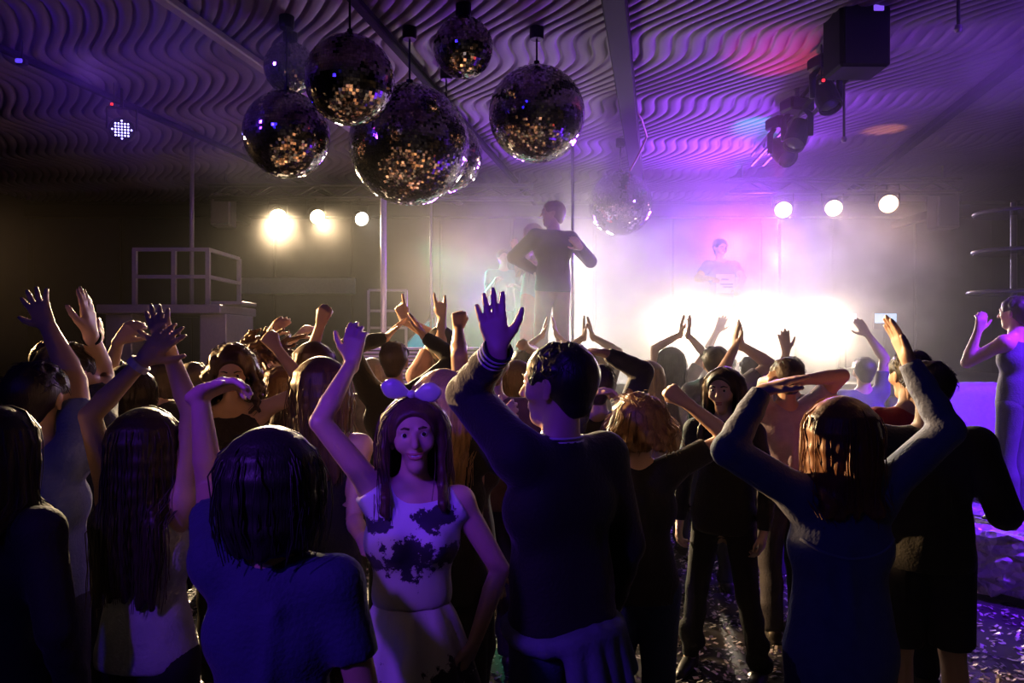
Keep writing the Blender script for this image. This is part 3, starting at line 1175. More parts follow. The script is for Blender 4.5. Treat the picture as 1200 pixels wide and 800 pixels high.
            up_l = ((-.026, .079, .0525), (-.013, .0905, .0535), (0, .0935, .0555), (.013, .0905, .0535), (.026, .079, .0525))
            lo_l = ((-.024, .079, .0545), (-.012, .0905, .0645), (.012, .0905, .0645), (.024, .079, .0545))
        e.tube([HC + hR * x * hs + hF * y * hs - hU * z * hs for x, y, z in up_l], [.0012, .0038, .004, .0038, .0012], 8)
        e.tube([HC + hR * x * hs + hF * y * hs - hU * z * hs for x, y, z in lo_l], [.0012] + [.0044] * (len(lo_l) - 2) + [.0012], 8)
        e.build('lips', mat('lips', (.45, .14, .13), .4), P, smooth=True)
    return dict(root=P, T=T, HC=HC, hF=hF, hR=hR, hU=hU, hs=hs, arms=arms, Rt=Rt, Fw=Fw, f=f, H=H, legs=legs, ra=ra, up=up, d=d)


def hair_material(col):
    key = ('hair', tuple(col))
    if key in MATS:
        return MATS[key]
    m, nt, p, L = nodes_of('hair')
    tc = nt.nodes.new('ShaderNodeTexCoord')
    mp = nt.nodes.new('ShaderNodeMapping')
    mp.inputs['Scale'].default_value = (120, 120, 8)
    n = nt.nodes.new('ShaderNodeTexNoise')
    n.inputs['Scale'].default_value = 1.5
    L.new(tc.outputs['Object'], mp.inputs['Vector'])
    L.new(mp.outputs[0], n.inputs['Vector'])
    r = nt.nodes.new('ShaderNodeMix')
    r.data_type = 'RGBA'
    r.inputs[6].default_value = [c * .55 for c in col] + [1]
    r.inputs[7].default_value = [min(1, c * 1.4) for c in col] + [1]
    L.new(n.outputs['Fac'], r.inputs[0])
    L.new(r.outputs[2], p.inputs['Base Color'])
    p.inputs['Roughness'].default_value = .48
    p.inputs['Specular IOR Level'].default_value = .6
    b = nt.nodes.new('ShaderNodeBump')
    b.inputs['Strength'].default_value = .5
    b.inputs['Distance'].default_value = .004
    L.new(n.outputs['Fac'], b.inputs['Height'])
    L.new(b.outputs['Normal'], p.inputs['Normal'])
    MATS[key] = m
    return m

# ------------------------------------------------------------------ stage and what stands on it
DECK = 1.4
black = mat('black_metal', (.010, .010, .012), .5, .1, var=.2, spec=.2)
steel = mat('brushed_steel', (.35, .33, .36), .35, .9, var=.1)
blackwood = mat('black_stage_ply', (.025, .022, .022), .6, var=.3, scale=8)


def stage():
    b = MB()
    b.box((1.63, 10.1, DECK - .06), (9.54, 5.0, .12), bevel=.01)
    o = b.build('stage', blackwood)
    o['label'] = 'raised black stage with panelled front behind the dancing crowd'
    o['category'] = 'stage'
    # fascia boards and legs
    x = -3.14
    while x < 6.0:
        q = MB(); q.box((x + .425, 7.66, .67), (.83, .04, 1.24), bevel=.01)
        q.build('fascia_panel', mat('stage_fascia', (.1, .09, .11), .5), o)
        x += .86
    for x in (-3.0, 1.5, 6.2):
        for y in (7.9, 12.3):
            q = MB(); q.box((x, y, .67), (.09, .09, 1.34)); q.build('leg', steel, o)
    return o


stage()


def monitor_wedge(x, y, w, label):
    """floor monitor: slanted face lit violet"""
    t = thing('stage_monitor', (x, y, DECK), label, 'speaker', 'stage monitors')
    b = MB()
    h, dp = .36, .42
    prof = [(-dp / 2, 0), (dp / 2, 0), (dp / 2, h * .45), (.02, h), (-dp / 2, h)]
    V = [(x - w / 2, y + q, DECK + z) for q, z in prof] + [(x + w / 2, y + q, DECK + z) for q, z in prof]
    n = 5
    F = [tuple(range(n - 1, -1, -1)), tuple(range(n, 2 * n))] + [(i, (i + 1) % n, n + (i + 1) % n, n + i) for i in range(n)]
    b.add(V, [f[::-1] for f in F])
    b.build('cabinet', mat('white_monitor_shell', (.55, .5, .6), .4), t)
    g = MB()
    for k in range(9):
        zz = .04 + k * .036
        g.box((x, y - dp / 2 - .006, DECK + zz), (w * .86, .012, .012))
    g.build('grille', black, t)
    hd = MB()
    hd.tube([(x - .08, y - dp / 2 - .005, DECK + h - .012), (x - .08, y - dp / 2 - .03, DECK + h - .012), (x + .08, y - dp / 2 - .03, DECK + h - .012), (x + .08, y - dp / 2 - .005, DECK + h - .012)], .008, 6)
    hd.build('handle', steel, t)
    return t


monitor_wedge(-1.50, 7.95, .42, 'violet-lit white stage monitor left of the thick pole')
monitor_wedge(-1.02, 7.95, .44, 'violet-lit white stage monitor just right of the thick pole')
monitor_wedge(-.30, 7.95, .42, 'violet-lit white stage monitor below the raised horns hand')

# light from the edge of the stage on the monitors
spot('monitor_violet', (-1.2, 6.2, 2.9), (-1.05, 7.9, 1.5), (.42, .14, 1.0), 70, 34, .6, .1)


def pole(px, d, z0, z1, r, label, m=steel, name='steel_pole'):
    p = at(px, 400, d)
    t = thing(name, (p[0], d, z0), label, 'pole')
    b = MB(); b.lathe((p[0], d, z0), [(r, .02), (r, z1 - z0 - .02)], 14); b.build('shaft', m, t, smooth=True)
    b = MB(); b.lathe((p[0], d, z0), [(r * 3.4, 0), (r * 3.4, .012), (r * 1.5, .02), (r * 1.4, .05)], 18); b.build('base_plate', m, t)
    b = MB(); b.lathe((p[0], d, z1 - .03), [(r * 2, 0), (r * 2.6, .015), (r * 2.6, .03)], 18); b.build('top_flange', m, t)
    return t


violet_paint = mat('pale_violet_paint', (.5, .4, .55), .35, .3)
pole(449.5, 8.6, DECK, CEIL - .05, .033, 'thick pale violet pole rising from the stage beside two monitors', violet_paint)
pole(505, 9.6, DECK, CEIL - .05, .016, 'thin grey pole left of the teal cloth')
pole(671, 8.3, DECK, CEIL - .05, .016, 'thin bright dance pole beside the man in the black jacket', mat('chrome', (.7, .75, .75), .12, 1.0), 'dance_pole')
pole(914, 11.4, DECK, CEIL - .3, .026, 'pink-lit pole under the first of the right lamps', violet_paint)


def teal_cloth():
    """triangular lit drape at the back of the stage"""
    V, F = [], []
    n = 14
    a, b, c = at(452, 428, 11.2), at(507, 372, 11.2), at(511, 430, 11.2)
    for i in range(n + 1):
        for j in range(n + 1):
            u, v = i / n, j / n
            p = (a * (1 - u) + b * u) * (1 - v) + (a * (1 - u) + c * u) * v
            V.append(p + np.array([0, .03 * sin(9 * u + 3 * v), 0]))
    for i in range(n):
        for j in range(n):
            A = i * (n + 1) + j
            F.append((A, A + 1, A + n + 2, A + n + 1))
    b_ = MB(); b_.add(V, F)
    t = thing('drape', (a + c) / 2, 'teal-lit triangular drape behind the thin pole', 'drape')
    o = b_.build('cloth', mat('teal_cloth', (.1, .5, .52), .7), t, smooth=True)
    so = o.modifiers.new('thick', 'SOLIDIFY'); so.thickness = .012
    q = MB(); q.tube([at(450, 429, 11.2), at(509, 369, 11.2)], .018, 8); q.build('rail', steel, t)
    q = MB(); q.tube([np.array([at(510, 400, 11.2)[0], 11.2, DECK]), at(510, 366, 11.2)], .018, 8); q.build('upright', steel, t)
    q = MB(); q.box((at(510, 400, 11.2)[0], 11.2, DECK + .012), (.4, .4, .024), bevel=.008); q.build('foot', steel, t)


teal_cloth()
spot('teal_uplight', (-1.0, 9.9, 1.5), at(492, 408, 11.2), (.1, .85, 1.0), 45, 40, .5, .08)


def dj_booth():
    c = np.array([2.85, 9.3, DECK])
    t = thing('dj_booth', c, 'white DJ booth lost in bright smoke on stage', 'booth')
    white = mat('white_booth', (.6, .58, .6), .4)
    for k in range(4):
        b = MB(); b.box(c + np.array([-.72 + k * .48, -.3, .36]), (.46, .04, .70), bevel=.012); b.build('front_panel', white, t)
    for s in (-1, 1):
        b = MB(); b.box(c + np.array([s * .97, 0, .36]), (.04, .62, .70), bevel=.012); b.build('side_panel', white, t)
    b = MB(); b.box(c + np.array([0, 0, .735]), (2.06, .7, .05), bevel=.015); b.build('worktop', white, t)
    for s in (-1, 1):
        d = thing('turntable', c + np.array([s * .55, 0, .76]), 'dark player on the %s of the DJ booth worktop' % ('left half' if s < 0 else 'right half'), 'turntable', 'players on the DJ booth')
        b = MB(); b.box(c + np.array([s * .55, 0, .795]), (.4, .36, .07), bevel=.012); b.build('deck', black, d)
        b = MB(); b.lathe(c + np.array([s * .55 - .03, 0, .83]), [(.15, 0), (.15, .014), (.02, .016)], 28); b.build('platter', steel, d)
        b = MB(); b.tube([c + np.array([s * .55 + .16, .12, .86]), c + np.array([s * .55 + .14, -.04, .86]), c + np.array([s * .55 + .07, -.09, .853])], .006, 6); b.build('arm', steel, d)
    d = thing('mixer', c + np.array([0, 0, .76]), 'small black mixer between the two players', 'mixer')
    b = MB(); b.box(c + np.array([0, 0, .80]), (.32, .34, .08), bevel=.012); b.build('case', black, d)
    for i in range(4):
        for j in range(3):
            b = MB(); b.lathe(c + np.array([-.105 + i * .07, -.02 + j * .06, .84]), [(.014, 0), (.012, .02)], 10); b.build('knob', steel, d)
    for i in range(4):
        b = MB(); b.box(c + np.array([-.105 + i * .07, -.11, .848]), (.02, .03, .016)); b.build('slider', steel, d)


dj_booth()


def added_blinders():  # fixtures added inside the smoke to make it glow white
    for x, lab in ((1.95, 'nearest the dance pole'), (2.7, 'in the middle'), (3.45, 'nearest the lit screens')):
        c = np.array([x, 8.90, 1.98])
        t = thing('added_blinder_lamp', c, 'added lamp whitening the smoke on the DJ booth front, ' + lab, 'lamp', 'added lamps on the DJ booth')
        b = MB(); b.box(c, (.42, .12, .22), bevel=.02); b.build('housing', black, t)
        for i in (-1, 1):
            b = MB(); b.lathe(c + np.array([i * .1, -.062, 0]), [(.085, 0), (.075, .008), (.001, .02)], 20, (0, -1, 0)); b.build('lens', glow('added_blinder_lens', (1, .85, .65), 25), t)
        b = MB(); b.box(c + np.array([0, .07, .0]), (.1, .08, .05), bevel=.005); b.build('bracket', black, t)


added_blinders()


# ------------------------------------------------------------------ stage lamps in two rows
def lamp(px, py, d, aim, label, watts, strength, angle, group, col=(1, .74, .42), rpx=9.5):
    p = at(px, py, d)
    dirv = N(np.array(aim, float) - p) if 'N' in globals() else None
    r = rpx * d / 900
    back = p - dirv * .02
    top = np.array([p[0], d, CEIL - .36])
    t = thing('stage_lamp', (p[0], p[1], p[2]), label, 'lamp', group)
    b = MB()
    b.lathe(p, [(r * .55, -r * 3.2), (r * .8, -r * 2.9), (r * 1.02, -r * 1.2), (r * 1.12, .0), (r * 1.12, .02), (r * 1.02, .02), (r * 1.0, -.005)], 24, dirv, caps=False)
    b.lathe(p - dirv * r * 3.2, [(.001, 0), (r * .55, 0)], 24, dirv, caps=False)
    b.build('housing', black, t, smooth=False)
    b = MB()
    b.lathe(p - dirv * .02, [(r * .99, 0), (r * .96, .012), (r * .6, .022), (.001, .027)], 24, dirv, caps=False)
    b.build('lens', glow('lamp_lens', col, strength), t, smooth=True)
    sidev = N(np.cross(dirv, UP))
    b = MB()
    mid = p - dirv * r * 1.3
    b.tube([mid + sidev * r * 1.25, mid + sidev * r * 1.25 + UP * r * 1.9, mid - sidev * r * 1.25 + UP * r * 1.9, mid - sidev * r * 1.25], .012, 6)
    b.tube([mid + UP * r * 1.9, np.array([mid[0], mid[1], top[2]]), np.array([mid[0], (10.65 if px < 600 else 10.25), CEIL - .38])], .014, 6)
    b.build('yoke', black, t)
    spot('lamp_beam', p + dirv * .06, aim, col, watts, angle, .7, r * .8, t)
    return t


def N(v):
    v = np.array(v, float)
    return v / (np.linalg.norm(v) + 1e-12)


UP = np.array([0, 0, 1.0])
gl = 'left row of stage lamps'
lamp(326, 254, 10.6, (-.9, 3.8, .6), 'glaring warm stage lamp, leftmost and brightest of its row', 7500, 22, 44, gl, rpx=9)
lamp(372, 254, 10.6, (.6, 3.8, .6), 'glaring warm stage lamp between the brightest one and the small white one', 4800, 18, 44, gl, rpx=8.5)
lamp(424, 256.5, 10.6, (1.5, 3.4, .9), 'smaller white stage lamp without glare beside the thick pole', 500, 14, 42, gl, (1, .9, .75), 8)
gr = 'right row of stage lamps'
lamp(918, 246, 10.2, (1.6, 3.4, .9), 'warm white stage lamp nearest the smoke in the right row', 90, 9, 46, gr, (1, .72, .5))
lamp(977, 244, 10.2, (2.4, 3.4, .9), 'warm white stage lamp in the middle of the right row', 80, 9, 46, gr, (1, .72, .5))
lamp(1041.5, 239, 10.2, (2.8, 3.4, .9), 'orange-rimmed stage lamp at the far end of the right row', 90, 9, 46, gr, (1, .62, .38), 10.5)


def truss(xa, xb, y, z, label, name='lighting_truss'):
    t = thing(name, ((xa + xb) / 2, y, z), label, 'truss')
    for k, (dy, dz) in enumerate(((-.1, .17), (.1, .17), (-.1, 0), (.1, 0))):
        b = MB(); b.tube([(xa, y + dy, z + dz), (xb, y + dy, z + dz)], .022, 8); b.build('chord', steel_dark, t, smooth=True)
    n = int((xb - xa) / .3)
    q = MB()
    for i in range(n):
        x0 = xa + (xb - xa) * i / n
        x1 = xa + (xb - xa) * (i + 1) / n
        for dy in (-.1, .1):
            q.tube([(x0, y + dy, z + (.17 if i % 2 else 0)), (x1, y + dy, z + (0 if i % 2 else .17))], .01, 5)
    o = q.build('bracing', steel_dark, t)
    o['kind'] = 'stuff'
    for x in (xa + .2, xb - .2):
        b = MB(); b.tube([(x, y, z + .17), (x, y, CEIL - .005)], .015, 6); b.build('hanger', steel_dark, t)


steel_dark = mat('grey_truss', (.16, .15, .17), .4, .7)
truss(-4.2, .3, 10.75, CEIL - .38, 'grey lighting truss carrying the left row of stage lamps')
truss(2.9, 6.0, 10.35, CEIL - .38, 'grey lighting truss carrying the right row of stage lamps')


# ------------------------------------------------------------------ mirror balls
def mirror_mat():
    m, nt, p, L = nodes_of('mirror_facet')
    p.inputs['Base Color'].default_value = (.62, .58, .60, 1)
    p.inputs['Metallic'].default_value = 1
    tc = nt.nodes.new('ShaderNodeTexCoord')
    n = nt.nodes.new('ShaderNodeTexNoise')
    n.inputs['Scale'].default_value = 6
    L.new(tc.outputs['Object'], n.inputs['Vector'])
    r = nt.nodes.new('ShaderNodeMapRange')
    r.inputs['To Min'].default_value = .03
    r.inputs['To Max'].default_value = .12
    L.new(n.outputs['Fac'], r.inputs['Value'])
    L.new(r.outputs['Result'], p.inputs['Roughness'])
    return m


MIRROR = mirror_mat()


def mirror_ball(px, py, rpx, d, label, tile=.02, cable=True):
    rng = np.random.default_rng(int(px))
    c = at(px, py, d)
    r = rpx * d / 900
    t = thing('mirror_ball', c, label, 'mirror ball', 'mirror balls under the ceiling')
    b = MB()
    n = 20
    b.lathe(c, [(max(.001, (r - .006) * sin(pi * i / n)), -(r - .006) * cos(pi * i / n)) for i in range(n + 1)], 40, caps=False)
    b.build('core', mat('ball_core', (.03, .028, .03), .5), t, smooth=True)
    V, F = [], []
    rows = int(pi * r / tile)
    for i in range(rows):
        la0 = -pi / 2 + pi * i / rows
        la = la0 + pi / rows / 2
        m = max(6, int(2 * pi * r * cos(la) / tile))
        for k in range(m):
            lo = 2 * pi * (k + (i % 2) * .5) / m
            nv = np.array([cos(la) * cos(lo), cos(la) * sin(lo), sin(la)])
            e = np.array([-sin(lo), cos(lo), 0])
            w = np.cross(nv, e)
            tilt = rng.normal(0, .055, 2)
            hw_, hh_ = pi * r * cos(la) / m * .93, pi * r / rows / 2 * .93
            p0 = c + nv * r
            base = len(V)
            for su, sv in ((-1, -1), (1, -1), (1, 1), (-1, 1)):
                V.append(p0 + e * su * hw_ + w * sv * hh_ + nv * (tilt[0] * su * hw_ + tilt[1] * sv * hh_))
            F.append((base, base + 1, base + 2, base + 3))
    o = np_mesh('mirror_tiles', np.array(V), np.array(F), MIRROR, t)
    o['kind'] = 'stuff'
    b = MB(); b.lathe(c + UP * (r - .01), [(r * .16, 0), (r * .16, .015), (r * .06, .02), (r * .06, .05)], 16); b.build('top_cap', black, t)
    b = MB(); b.tube([c + UP * (r + .03), (c[0], c[1], CEIL - .02)], .008, 6); b.build('cable', black, t)
    b = MB(); b.lathe((c[0], c[1], CEIL - .10), [(.05, 0), (.055, .02), (.055, .09)], 14); b.build('motor', black, t)


mirror_ball(480, 170, 70, 5.8, 'largest mirror ball, low in the middle of the cluster')
mirror_ball(523, 183, 42, 6.7, 'mirror ball half hidden behind the largest one')
mirror_ball(410, 94, 52, 4.8, 'mirror ball hanging high between the largest ball and the left one')
mirror_ball(336, 158, 50, 5.6, 'lowest left mirror ball, above the brightest stage lamp')
mirror_ball(340, 80, 30, 5.9, 'small mirror ball high above the left one, partly hidden')
mirror_ball(543, 56, 35, 5.4, 'mirror ball highest under the ceiling right of the cluster')
mirror_ball(629, 134, 56, 5.8, 'mirror ball hanging alone right of the cluster')
mirror_ball(727, 239, 37, 9.0, 'far mirror ball veiled in smoke below the thick beam')


# ------------------------------------------------------------------ lights and boxes under the ceiling
def speaker_box():
    c = at(1003, 38, 5.6)
    t = thing('hanging_speaker', c, 'big black box hanging under the ceiling with one violet square', 'speaker')
    b = MB(); b.box(c, (.36, .32, .60), .0, bevel=.02); b.build('cabinet', mat('matt_black_box', (.005, .005, .007), .8, spec=.08), t)
    b = MB(); b.box(c + np.array([.0, -.166, -.02]), (.31, .012, .54), .0, bevel=.004); b.build('grille', mat('grille_mesh', (.006, .006, .008), .8, spec=.08), t)
    q = at(1030, 9, 5.42)
    b = MB(); b.box(q, (.072, .012, .042), bevel=.004); b.build('indicator', glow('violet_square', (.25, .1, 1), 1.2), t)
    b = MB()
    for s in (-1, 1):
        b.tube([c + np.array([s * .12, 0, .29]), (c[0] + s * .12, c[1], CEIL - .01)], .012, 6)
    b.build('bracket', black, t)


speaker_box()


def moving_head(px, py, d, aim, label, s=1.0):
    c = at(px, py, d)
    t = thing('moving_head', c, label, 'stage light', 'black moving lights on the right rail')
    dv = N(aim)
    sv = N(np.cross(dv, UP))
    b = MB(); b.box(c + UP * .27 * s, (.26 * s, .2 * s, .12 * s), .3, bevel=.02); b.build('base', black, t)
    for k in (-1, 1):
        b = MB(); b.tube([c + UP * .22 * s + sv * k * .08 * s, c + UP * .16 * s + sv * k * .13 * s, c - UP * .03 * s + sv * k * .13 * s], [.022 * s, .03 * s, .026 * s], 8); b.build('arm', black, t, smooth=True)
    b = MB()
    b.lathe(c, [(.05 * s, -.16 * s), (.09 * s, -.13 * s), (.1 * s, -.02 * s), (.105 * s, .08 * s), (.1 * s, .14 * s), (.085 * s, .14 * s), (.08 * s, .11 * s)], 20, dv)
    b.build('head', black, t, smooth=False)
    b = MB(); b.lathe(c + dv * .115 * s, [(.08 * s, 0), (.05 * s, .015 * s), (.001, .02 * s)], 20, dv, caps=False); b.build('lens', mat('dark_lens', (.05, .05, .07), .08, .3), t, smooth=True)
    b = MB(); b.tube([c + UP * .3 * s, (c[0], c[1], c[2] + .48 * s)], .02, 6); b.build('clamp', steel_dark, t)
    return t


def right_rail():
    a, b_ = at(998, 44, 6.0), at(888, 214, 9.4)
    a = np.array([a[0], a[1], CEIL - .22]); b_ = np.array([b_[0], b_[1], CEIL - .22])
    t = thing('lighting_rail', (a + b_) / 2, 'black square rail of lights running back under the right ceiling', 'rail')
    dv = N(b_ - a)
    sv = N(np.cross(dv, UP))
    for k in (-1, 1):
        for z in (0, .12):
            q = MB(); q.tube([a + sv * k * .07 + UP * z, b_ + sv * k * .07 + UP * z], .02, 8); q.build('chord', black, t, smooth=True)
    q = MB()
    n = 26
    for i in range(n):
        p0, p1 = a + (b_ - a) * i / n, a + (b_ - a) * (i + 1) / n
        q.tube([p0 - sv * .07, p1 + sv * .07 + UP * .12], .008, 5)
        q.tube([p0 + sv * .07 + UP * .12, p1 - sv * .07], .008, 5)
    o = q.build('bracing', black, t)
    o['kind'] = 'stuff'
    for f_ in (.1, .5, .9):
        p = a + (b_ - a) * f_
        q = MB(); q.tube([p + UP * .12, p + UP * .215], .015, 6); q.build('hanger', black, t)


right_rail()
moving_head(968, 112, 6.3, (.1, -.5, -.9), 'black moving light nearest the hanging speaker', .95)
moving_head(934, 158, 7.2, (-.4, -.4, -.8), 'black moving light in the middle of the right rail', 1.0)
moving_head(916, 178, 7.9, (.2, -.7, -.6), 'black moving light at the far end of the right rail', 1.05)


def led_dot(px, py, d, w, h, color, strength, label, name='indicator_light'):
    p = at(px, py, d)
    t = thing(name, p, label, 'light')
    b = MB(); b.box(p, (w, .02, h), bevel=.004); b.build('lens', glow('led_%s' % name, color, strength), t)
    b = MB(); b.box(p + np.array([0, .035, 0]), (w * 1.6, .05, h * 1.6), bevel=.006); b.build('case', black, t)
    b = MB(); b.tube([p + np.array([0, .04, 0]), (p[0], p[1] + .04, CEIL - .005)], .006, 6); b.build('rod', black, t)


led_dot(22, 71, 6.0, .05, .03, (.12, .06, 1), 1.6, 'small blue light alone in the dark upper left')
led_dot(131, 122, 7.0, .022, .022, (1, .03, .02), 3, 'tiny red light above the blue LED lamp')
led_dot(965, 94, 6.1, .022, .022, (1, .02, .03), 3, 'tiny red light on the right rail')
led_dot(409, 137, 5.3, .02, .02, (1, .1, .15), 3, 'tiny red light left of the largest mirror ball')


def led_par():
    c = at(143, 152, 7.2)
    t = thing('led_lamp', c, 'round blue-white LED lamp hanging in the dark on the left', 'lamp')
    dv = N((.35, -1, -.15))
    b = MB(); b.lathe(c, [(.07, -.2), (.105, -.16), (.11, 0), (.11, .02), (.1, .02), (.1, .0)], 20, dv); b.build('housing', black, t)
    sv = N(np.cross(dv, UP)); uv = np.cross(sv, dv)
    g = glow('led_pixel', (.35, .3, 1), 14)
    for i in range(-3, 4):
        for j in range(-3, 4):
            if i * i + j * j > 9.5 or i - j > 3 and False:
                continue
            p = c + sv * i * .027 + uv * j * .027 + dv * .012
            b = MB(); b.lathe(p, [(.0085, 0), (.006, .006), (.0005, .008)], 6, dv); b.build('led', g, t)
    b = MB(); b.tube([c + sv * .125, c + sv * .125 + UP * .2, c - sv * .125 + UP * .2, c - sv * .125], .012, 6); b.tube([c + UP * .2, (c[0], c[1], CEIL - .005)], .014, 6)
    b.build('yoke', black, t)


led_par()


def hanging_rod(px, y0, y1, d, label):
    a, b_ = at(px, y0, d), at(px, y1, d)
    t = thing('hanging_rod', (a[0], a[1], b_[2]), label, 'rod')
    q = MB(); q.tube([(a[0], a[1], CEIL - .005), b_], .012, 8); q.build('shaft', black, t, smooth=True)
    q = MB(); q.lathe(b_ - UP * .03, [(.016, 0), (.026, .02), (.02, .05)], 12); q.build('tip', steel, t)


hanging_rod(989, 110, 163, 6.9, 'thin black rod hanging right of the moving lights')
hanging_rod(1123, 0, 33, 5.2, 'short rod hanging in the violet haze at the upper right')

# cables and clamp on the thick beam
def beam_cable():
    t = thing('hanging_cable', at(752, 170, 9.0), 'reddish cable looping from the thick beam to the veiled mirror ball', 'cable')
    q = MB()
    q.tube([at(738, 118, 7.4) * 1 + UP * 0, at(752, 140, 8.0), at(758, 160, 8.6), at(748, 182, 8.8), at(738, 200, 8.9)], .012, 6)
    q.build('cord', mat('red_cable', (.3, .06, .07), .5), t, smooth=True)


beam_cable()


# coloured spots thrown at the ceiling by the moving lights
spot('red_beam', (2.5, 7.2, 3.3), (2.2, 6.45, 4.2), (1, .02, .12), 130, 44, .8, .03)
spot('cyan_beam', (2.2, 7.6, 3.5), at(890, 150, 8.5), (.02, .9, .8), 240, 34, .8, .03)
spot('orange_beam', (4.3, 8.6, 3.3), at(1036, 152, 8.6), (1, .4, .12), 80, 34, .8, .03)


# ------------------------------------------------------------------ left side: platform with railing
def left_platform():
    d = 8.6
    zt = at(0, 357, d)[2]
    xa, xb = at(118, 0, d)[0], at(262, 0, d)[0]
    violet = mat('violet_grey_paint', (.3, .26, .34), .45, .2)
    t = thing('railed_platform', ((xa + xb) / 2, d + .5, 0), 'dark raised platform with steel railing at the left of the stage', 'platform')
    b = MB(); b.box(((xa + xb) / 2, d + .5, zt - .05), (xb - xa, 1.2, .1), bevel=.01); b.build('deck', violet, t)
    b = MB(); b.box((xb - .12, d + .45, (zt - .1) / 2), (.3, .9, zt - .1), bevel=.01); b.build('column', violet, t)
    b = MB(); b.box((xa + .2, d + .45, (zt - .1) / 2), (.3, .9, zt - .1), bevel=.01); b.build('column', violet, t)
    z2, z1 = at(0, 292, d)[2], at(0, 324, d)[2]
    pts = [at(157, 0, d)[0], at(203, 0, d)[0], at(243, 0, d)[0]]
    for x in pts:
        q = MB(); q.box((x, d + .02, (zt + z2) / 2), (.045, .045, z2 - zt)); q.build('railing_post', violet, t)
    q = MB(); q.box((pts[-1], d + 1.0, (zt + z2) / 2), (.045, .045, z2 - zt)); q.build('railing_post', violet, t)
    for z in (z2, z1):
        q = MB(); q.box(((pts[0] + pts[-1]) / 2, d + .02, z), (pts[-1] - pts[0] + .04, .04, .04)); q.build('rail', violet, t)
        q = MB(); q.box((pts[-1], d + .5, z), (.04, .96, .04)); q.build('rail', violet, t)
    x = pts[1]
    q = MB(); q.tube([(x + .02, d + .45, zt), (x + .02, d + .45, CEIL - .03)], .025, 10); q.build('mast', violet, t, smooth=True)
    s = thing('counter_top', (xb, d - .1, zt), 'thin counter slab on the right end of the railed platform', 'counter')
    b = MB(); b.box((xb - .02, d + .3, zt + .025), (.42, .5, .04), bevel=.008); b.build('slab', violet, s)
    c = at(262, 247, 11.8)
    p = thing('box_speaker', c, 'pale tall box speaker on the back wall left of the brightest lamp', 'speaker')
    b = MB(); b.box(c, (.3, .3, .5), bevel=.02); b.build('cabinet', mat('grey_speaker', (.35, .3, .33), .5), p)
    b = MB(); b.box(c - np.array([0, .16, 0]), (.26, .02, .44), bevel=.006); b.build('grille', mat('grey_grille', (.22, .19, .22), .6), p)
    b = MB(); b.box(c + np.array([0, .6, 0]), (.12, .95, .12)); b.build('bracket', black, p)


left_platform()
spot('platform_violet', (-3.2, 5.6, 4.0), (-3.6, 9.0, 2.5), (.4, .15, 1.0), 45, 40, .7, .1)


def far_frame():
    """slim metal frame standing left of the thick pole"""
    d = 9.2
    t = thing('metal_frame', (at(454, 0, d)[0], d, DECK), 'slim metal frame with crossbars behind the thick pole', 'frame')
    x0, x1 = at(432, 0, d)[0], at(476, 0, d)[0]
    zt = at(0, 340, d)[2]
    for x in (x0, x1):
        q = MB(); q.box((x, d, (zt + DECK) / 2), (.03, .03, zt - DECK)); q.build('upright', steel_dark, t)
    for z in (zt, at(0, 364, d)[2], at(0, 384, d)[2]):
        q = MB(); q.box(((x0 + x1) / 2, d, z), (x1 - x0, .028, .028)); q.build('crossbar', steel_dark, t)


far_frame()


# ------------------------------------------------------------------ right side
def tier_stand():
    d = 7.35
    c = at(1188, 0, d)
    t = thing('tiered_stand', (c[0], d, 0), 'tall three-tiered round stand in violet light at the right edge', 'stand')
    m = mat('violet_rim', (.07, .05, .10), .4, .2)
    glass = mat('dark_tray', (.06, .05, .1), .2)
    b = MB(); b.lathe((c[0], d, 0), [(.22, 0), (.22, .02), (.03, .05), (.028, 3.15), (.0, 3.16)], 20); b.build('column', m, t)
    for py, r in ((252, .33), (297, .34), (345, .38)):
        z = at(0, py, d)[2]
        q = MB(); q.lathe((c[0], d, z), [(.02, 0), (r, 0), (r, .015), (.02, .015)], 36); q.build('tray', glass, t)
        q = MB(); q.tube([(c[0] + r * cos(a), d + r * sin(a), z + .02) for a in np.linspace(0, 2 * pi, 37)], .018, 6, False); q.build('rim', m, t, smooth=True)


tier_stand()


def crumple_mat():
    m, nt, p, L = nodes_of('crumpled_foil')
    tc = nt.nodes.new('ShaderNodeTexCoord')
    v = nt.nodes.new('ShaderNodeTexVoronoi')
    v.inputs['Scale'].default_value = 22
    L.new(tc.outputs['Object'], v.inputs['Vector'])
    r = nt.nodes.new('ShaderNodeValToRGB')
    r.color_ramp.elements[0].color = (.25, .22, .3, 1)
    r.color_ramp.elements[1].color = (.7, .66, .75, 1)
    L.new(v.outputs['Color'], r.inputs[0])
    L.new(r.outputs[0], p.inputs['Base Color'])
    p.inputs['Roughness'].default_value = .3
    p.inputs['Metallic'].default_value = .1
    b = nt.nodes.new('ShaderNodeBump')
    b.inputs['Strength'].default_value = .8
    b.inputs['Distance'].default_value = .02
    L.new(v.outputs['Distance'], b.inputs['Height'])
    L.new(b.outputs['Normal'], p.inputs['Normal'])
    return m


